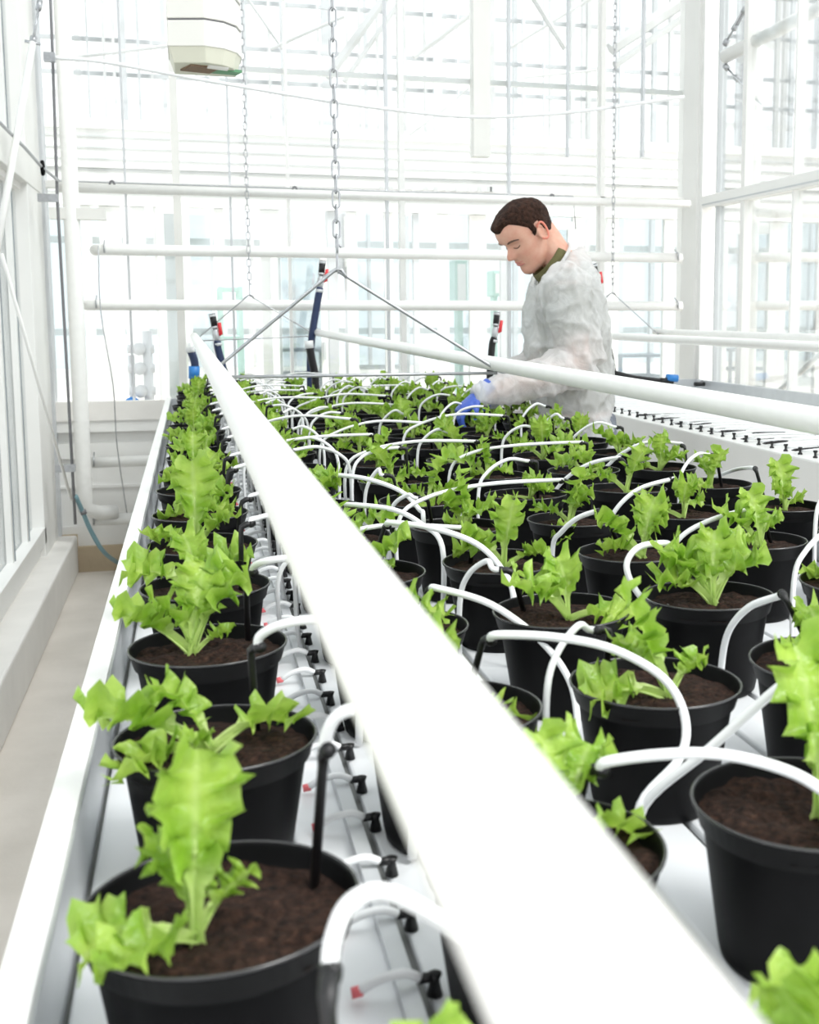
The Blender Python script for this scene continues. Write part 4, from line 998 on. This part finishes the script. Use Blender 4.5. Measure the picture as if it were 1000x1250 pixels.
# collar of the shirt: rising band round the neck
col = MB(); n = 40; cc = at(671, 321, MY); cax = Vector((-.79, 0, .61)).normalized(); cex = Vector((.61, 0, .79)).normalized(); cey = Vector((0, 1, 0))
for r_, dz in ((.080, -.03), (.078, .0), (.073, .018), (.068, .018), (.070, -.03)):
    for k in range(n):
        a = 2 * PI * k / n; col.v.append(tuple(cc + cex * r_ * math.cos(a) + cey * r_ * math.sin(a) + cax * dz))
for i in range(5):
    for k in range(n): col.f.append((i * n + k, i * n + (k + 1) % n, ((i + 1) % 5) * n + (k + 1) % n, ((i + 1) % 5) * n + k))
pobj('shirt_collar', col, M['olive'])
# coat
ct = MB()
cr = [(308, 692, .060, .075), (318, 694, .082, .105), (332, 693, .110, .160), (352, 691, .128, .200), (380, 690, .140, .215), (415, 692, .150, .215), (450, 697, .145, .205), (490, 700, .135, .212), (530, 706, .112, .22)]
cp = [at(x, y, MY) for y, x, a, b in cr]; ra = [a for _, _, a, b in cr]; rb = [b for _, _, a, b in cr]
last = cp[-1]
cp += [Vector((last.x + .025, MY, .80)), Vector((last.x + .03, MY, .62))]; ra += [.118, .125]; rb += [.235, .245]
ell(ct, cp, ra, rb, 36)
for sg, (s_, e_, w_) in ((-1, (shL, elL, wrL)), (1, (shR, elR, wrR))):
    ct.tube([s_ + Vector((.0, -sg * .05, .03)), s_ + Vector((0, 0, .005)), s_.lerp(e_, .45), e_ + Vector((.012, 0, 0))], [.065, .090, .084, .078], 20)
    dr = (w_ - e_).normalized()
    ct.tube([e_ - dr * .04, e_, e_.lerp(w_, .4), e_.lerp(w_, .8), w_ + dr * .02, w_ + dr * .055], [.058, .076, .068, .056, .040, .031], 20)
def wrinkle(p, nv):
    q = p - Vector((1.3, MY, 1.3))
    d = .010 * noise.noise(Vector((q.x * 9, q.y * 9, q.z * 4))) 
    r1 = 1 - abs(noise.noise(Vector((q.x * 7 + q.z * 5, q.y * 8, q.z * 9 - q.x * 6)) )) * 2.2
    r2_ = 1 - abs(noise.noise(Vector((q.x * 16 - q.z * 7 + 5, q.y * 15, q.z * 12 + q.x * 9)))) * 2.4
    r3 = 1 - abs(noise.noise(Vector((q.x * 22 + q.z * 16, q.y * 10, q.z * 9 - 3)))) * 3.0
    return d + .012 * max(0, r1) ** 2 + .0065 * max(0, r2_) ** 3 + .0022 * max(0, r3) ** 3 - .003
coat = remesh_obj('lab_coat', ct, M['coat'], .0065, 2, wk, wrinkle)
def cut_neck(o, lim):
    bm = bmesh.new(); bm.from_mesh(o.data)
    bmesh.ops.delete(bm, geom=[v for v in bm.verts if (v.co - cc).dot(cax) > lim and (v.co - cc - cax * (v.co - cc).dot(cax)).length < .112 and (v.co - cc).length < .25], context='VERTS')
    bm.to_mesh(o.data); bm.free()
cut_neck(coat, -.012)
cr_ = [cc + cex * .098 * math.cos(2 * PI * k / 32) + cey * .096 * math.sin(2 * PI * k / 32) - cax * .014 for k in range(32)]
pobj('coat_neckband', MB().tube(cr_, .0065, 8, closed=True), M['coat'])
# cuffs: pale elastic rings
for e_, w_ in ((elL, wrL), (elR, wrR)):
    dr = (w_ - e_).normalized(); pobj('cuff', MB().tube([w_ + dr * .02, w_ + dr * .03, w_ + dr * .045, w_ + dr * .052], [.036, .042, .041, .033], 20), M['coat'])
# trousers and shoes
tr_ = MB(); ell(tr_, [(hipx - .012, MY, tp_[0].z + .10), (hipx, MY, tp_[0].z), (hipx, MY, .86)], [.108, .106, .095], [.175, .178, .17], 28)
for sg in (-1, 1):
    tr_.tube([(hipx, MY + sg * .085, .92), (hipx + .01, MY + sg * .095, .78), (hipx + .015, MY + sg * .10, .48), (hipx + .045, MY + sg * .10, .07)], [.085, .085, .07, .062], 20)
remesh_obj('trousers', tr_, M['trouser'], .012, 3, wk)
for sg in (-1, 1):
    sh_ = MB().tube([(hipx + .10, MY + sg * .10, .045), (hipx + .04, MY + sg * .10, .05), (hipx - .06, MY + sg * .10, .038), (hipx - .15, MY + sg * .11, .028), (hipx - .18, MY + sg * .11, .02)], [.030, .045, .036, .026, .012], 14, ry=[.035, .042, .045, .046, .03], ref=(0, 0, 1))
    pobj('shoe', sh_, M['shoe'])
    pobj('sole', MB().box(hipx - .18, hipx + .125, MY + sg * .105 - .045, MY + sg * .105 + .045, 0, .012), M['black'])
# gloved hands, fingers curled round a lettuce
def hand(w_, e_, tgt, sg, name):
    m = MB(); d = (tgt - w_).normalized(); 
    side = d.cross(Vector((0, 0, 1))).normalized()
    if side.y < 0: side = -side
    dn = d.cross(side); dn = dn if dn.z < 0 else -dn
    pc = w_ + d * .085
    m.tube([w_ - d * .02, w_ + d * .02, w_ + d * .055, pc, pc + d * .012], [.024, .023, .020, .017, .012], 16, ry=[.030, .033, .043, .043, .036], ref=tuple(dn))
    for k, (o_, L) in enumerate(((-.031, .066), (-.010, .076), (.011, .072), (.030, .058))):
        b = w_ + d * .078 + side * o_ * sg; c1 = R(25 + k * 5); c2 = R(60 + k * 7); c3 = R(85 + k * 6)
        p1 = b + (d * math.cos(c1) + dn * math.sin(c1)) * L * .45; p2 = p1 + (d * math.cos(c2) + dn * math.sin(c2)) * L * .32; p3 = p2 + (d * math.cos(c3) + dn * math.sin(c3)) * L * .26
        m.tube([b - d * .01, b, p1, p2, p3, p3 + (p3 - p2).normalized() * .006], [.0095, .0100, .0094, .0086, .0074, .004], 10)
    b = w_ + d * .030 - side * sg * .034 + dn * .004; p1 = b + (d * .8 - side * sg * .45 + dn * .5).normalized() * .036; p2 = p1 + (d * .8 + dn * .75).normalized() * .030
    m.tube([b + side * sg * .012, b, p1, p2, p2 + (p2 - p1).normalized() * .006], [.012, .0125, .0108, .0088, .004], 10)
    m.tube([w_ - d * .055, w_ - d * .01], [.032, .030], 16)
    remesh_obj(name, m, M['glove'], .0032, 2, wk)
hand(wrL + (wrL - elL).normalized() * .035, elL, wrL + Vector((-.10, -.01, -.060)), 1, 'glove')
hand(wrR + (wrR - elR).normalized() * .035, elR, wrR + Vector((-.09, -.02, -.070)), -1, 'glove')
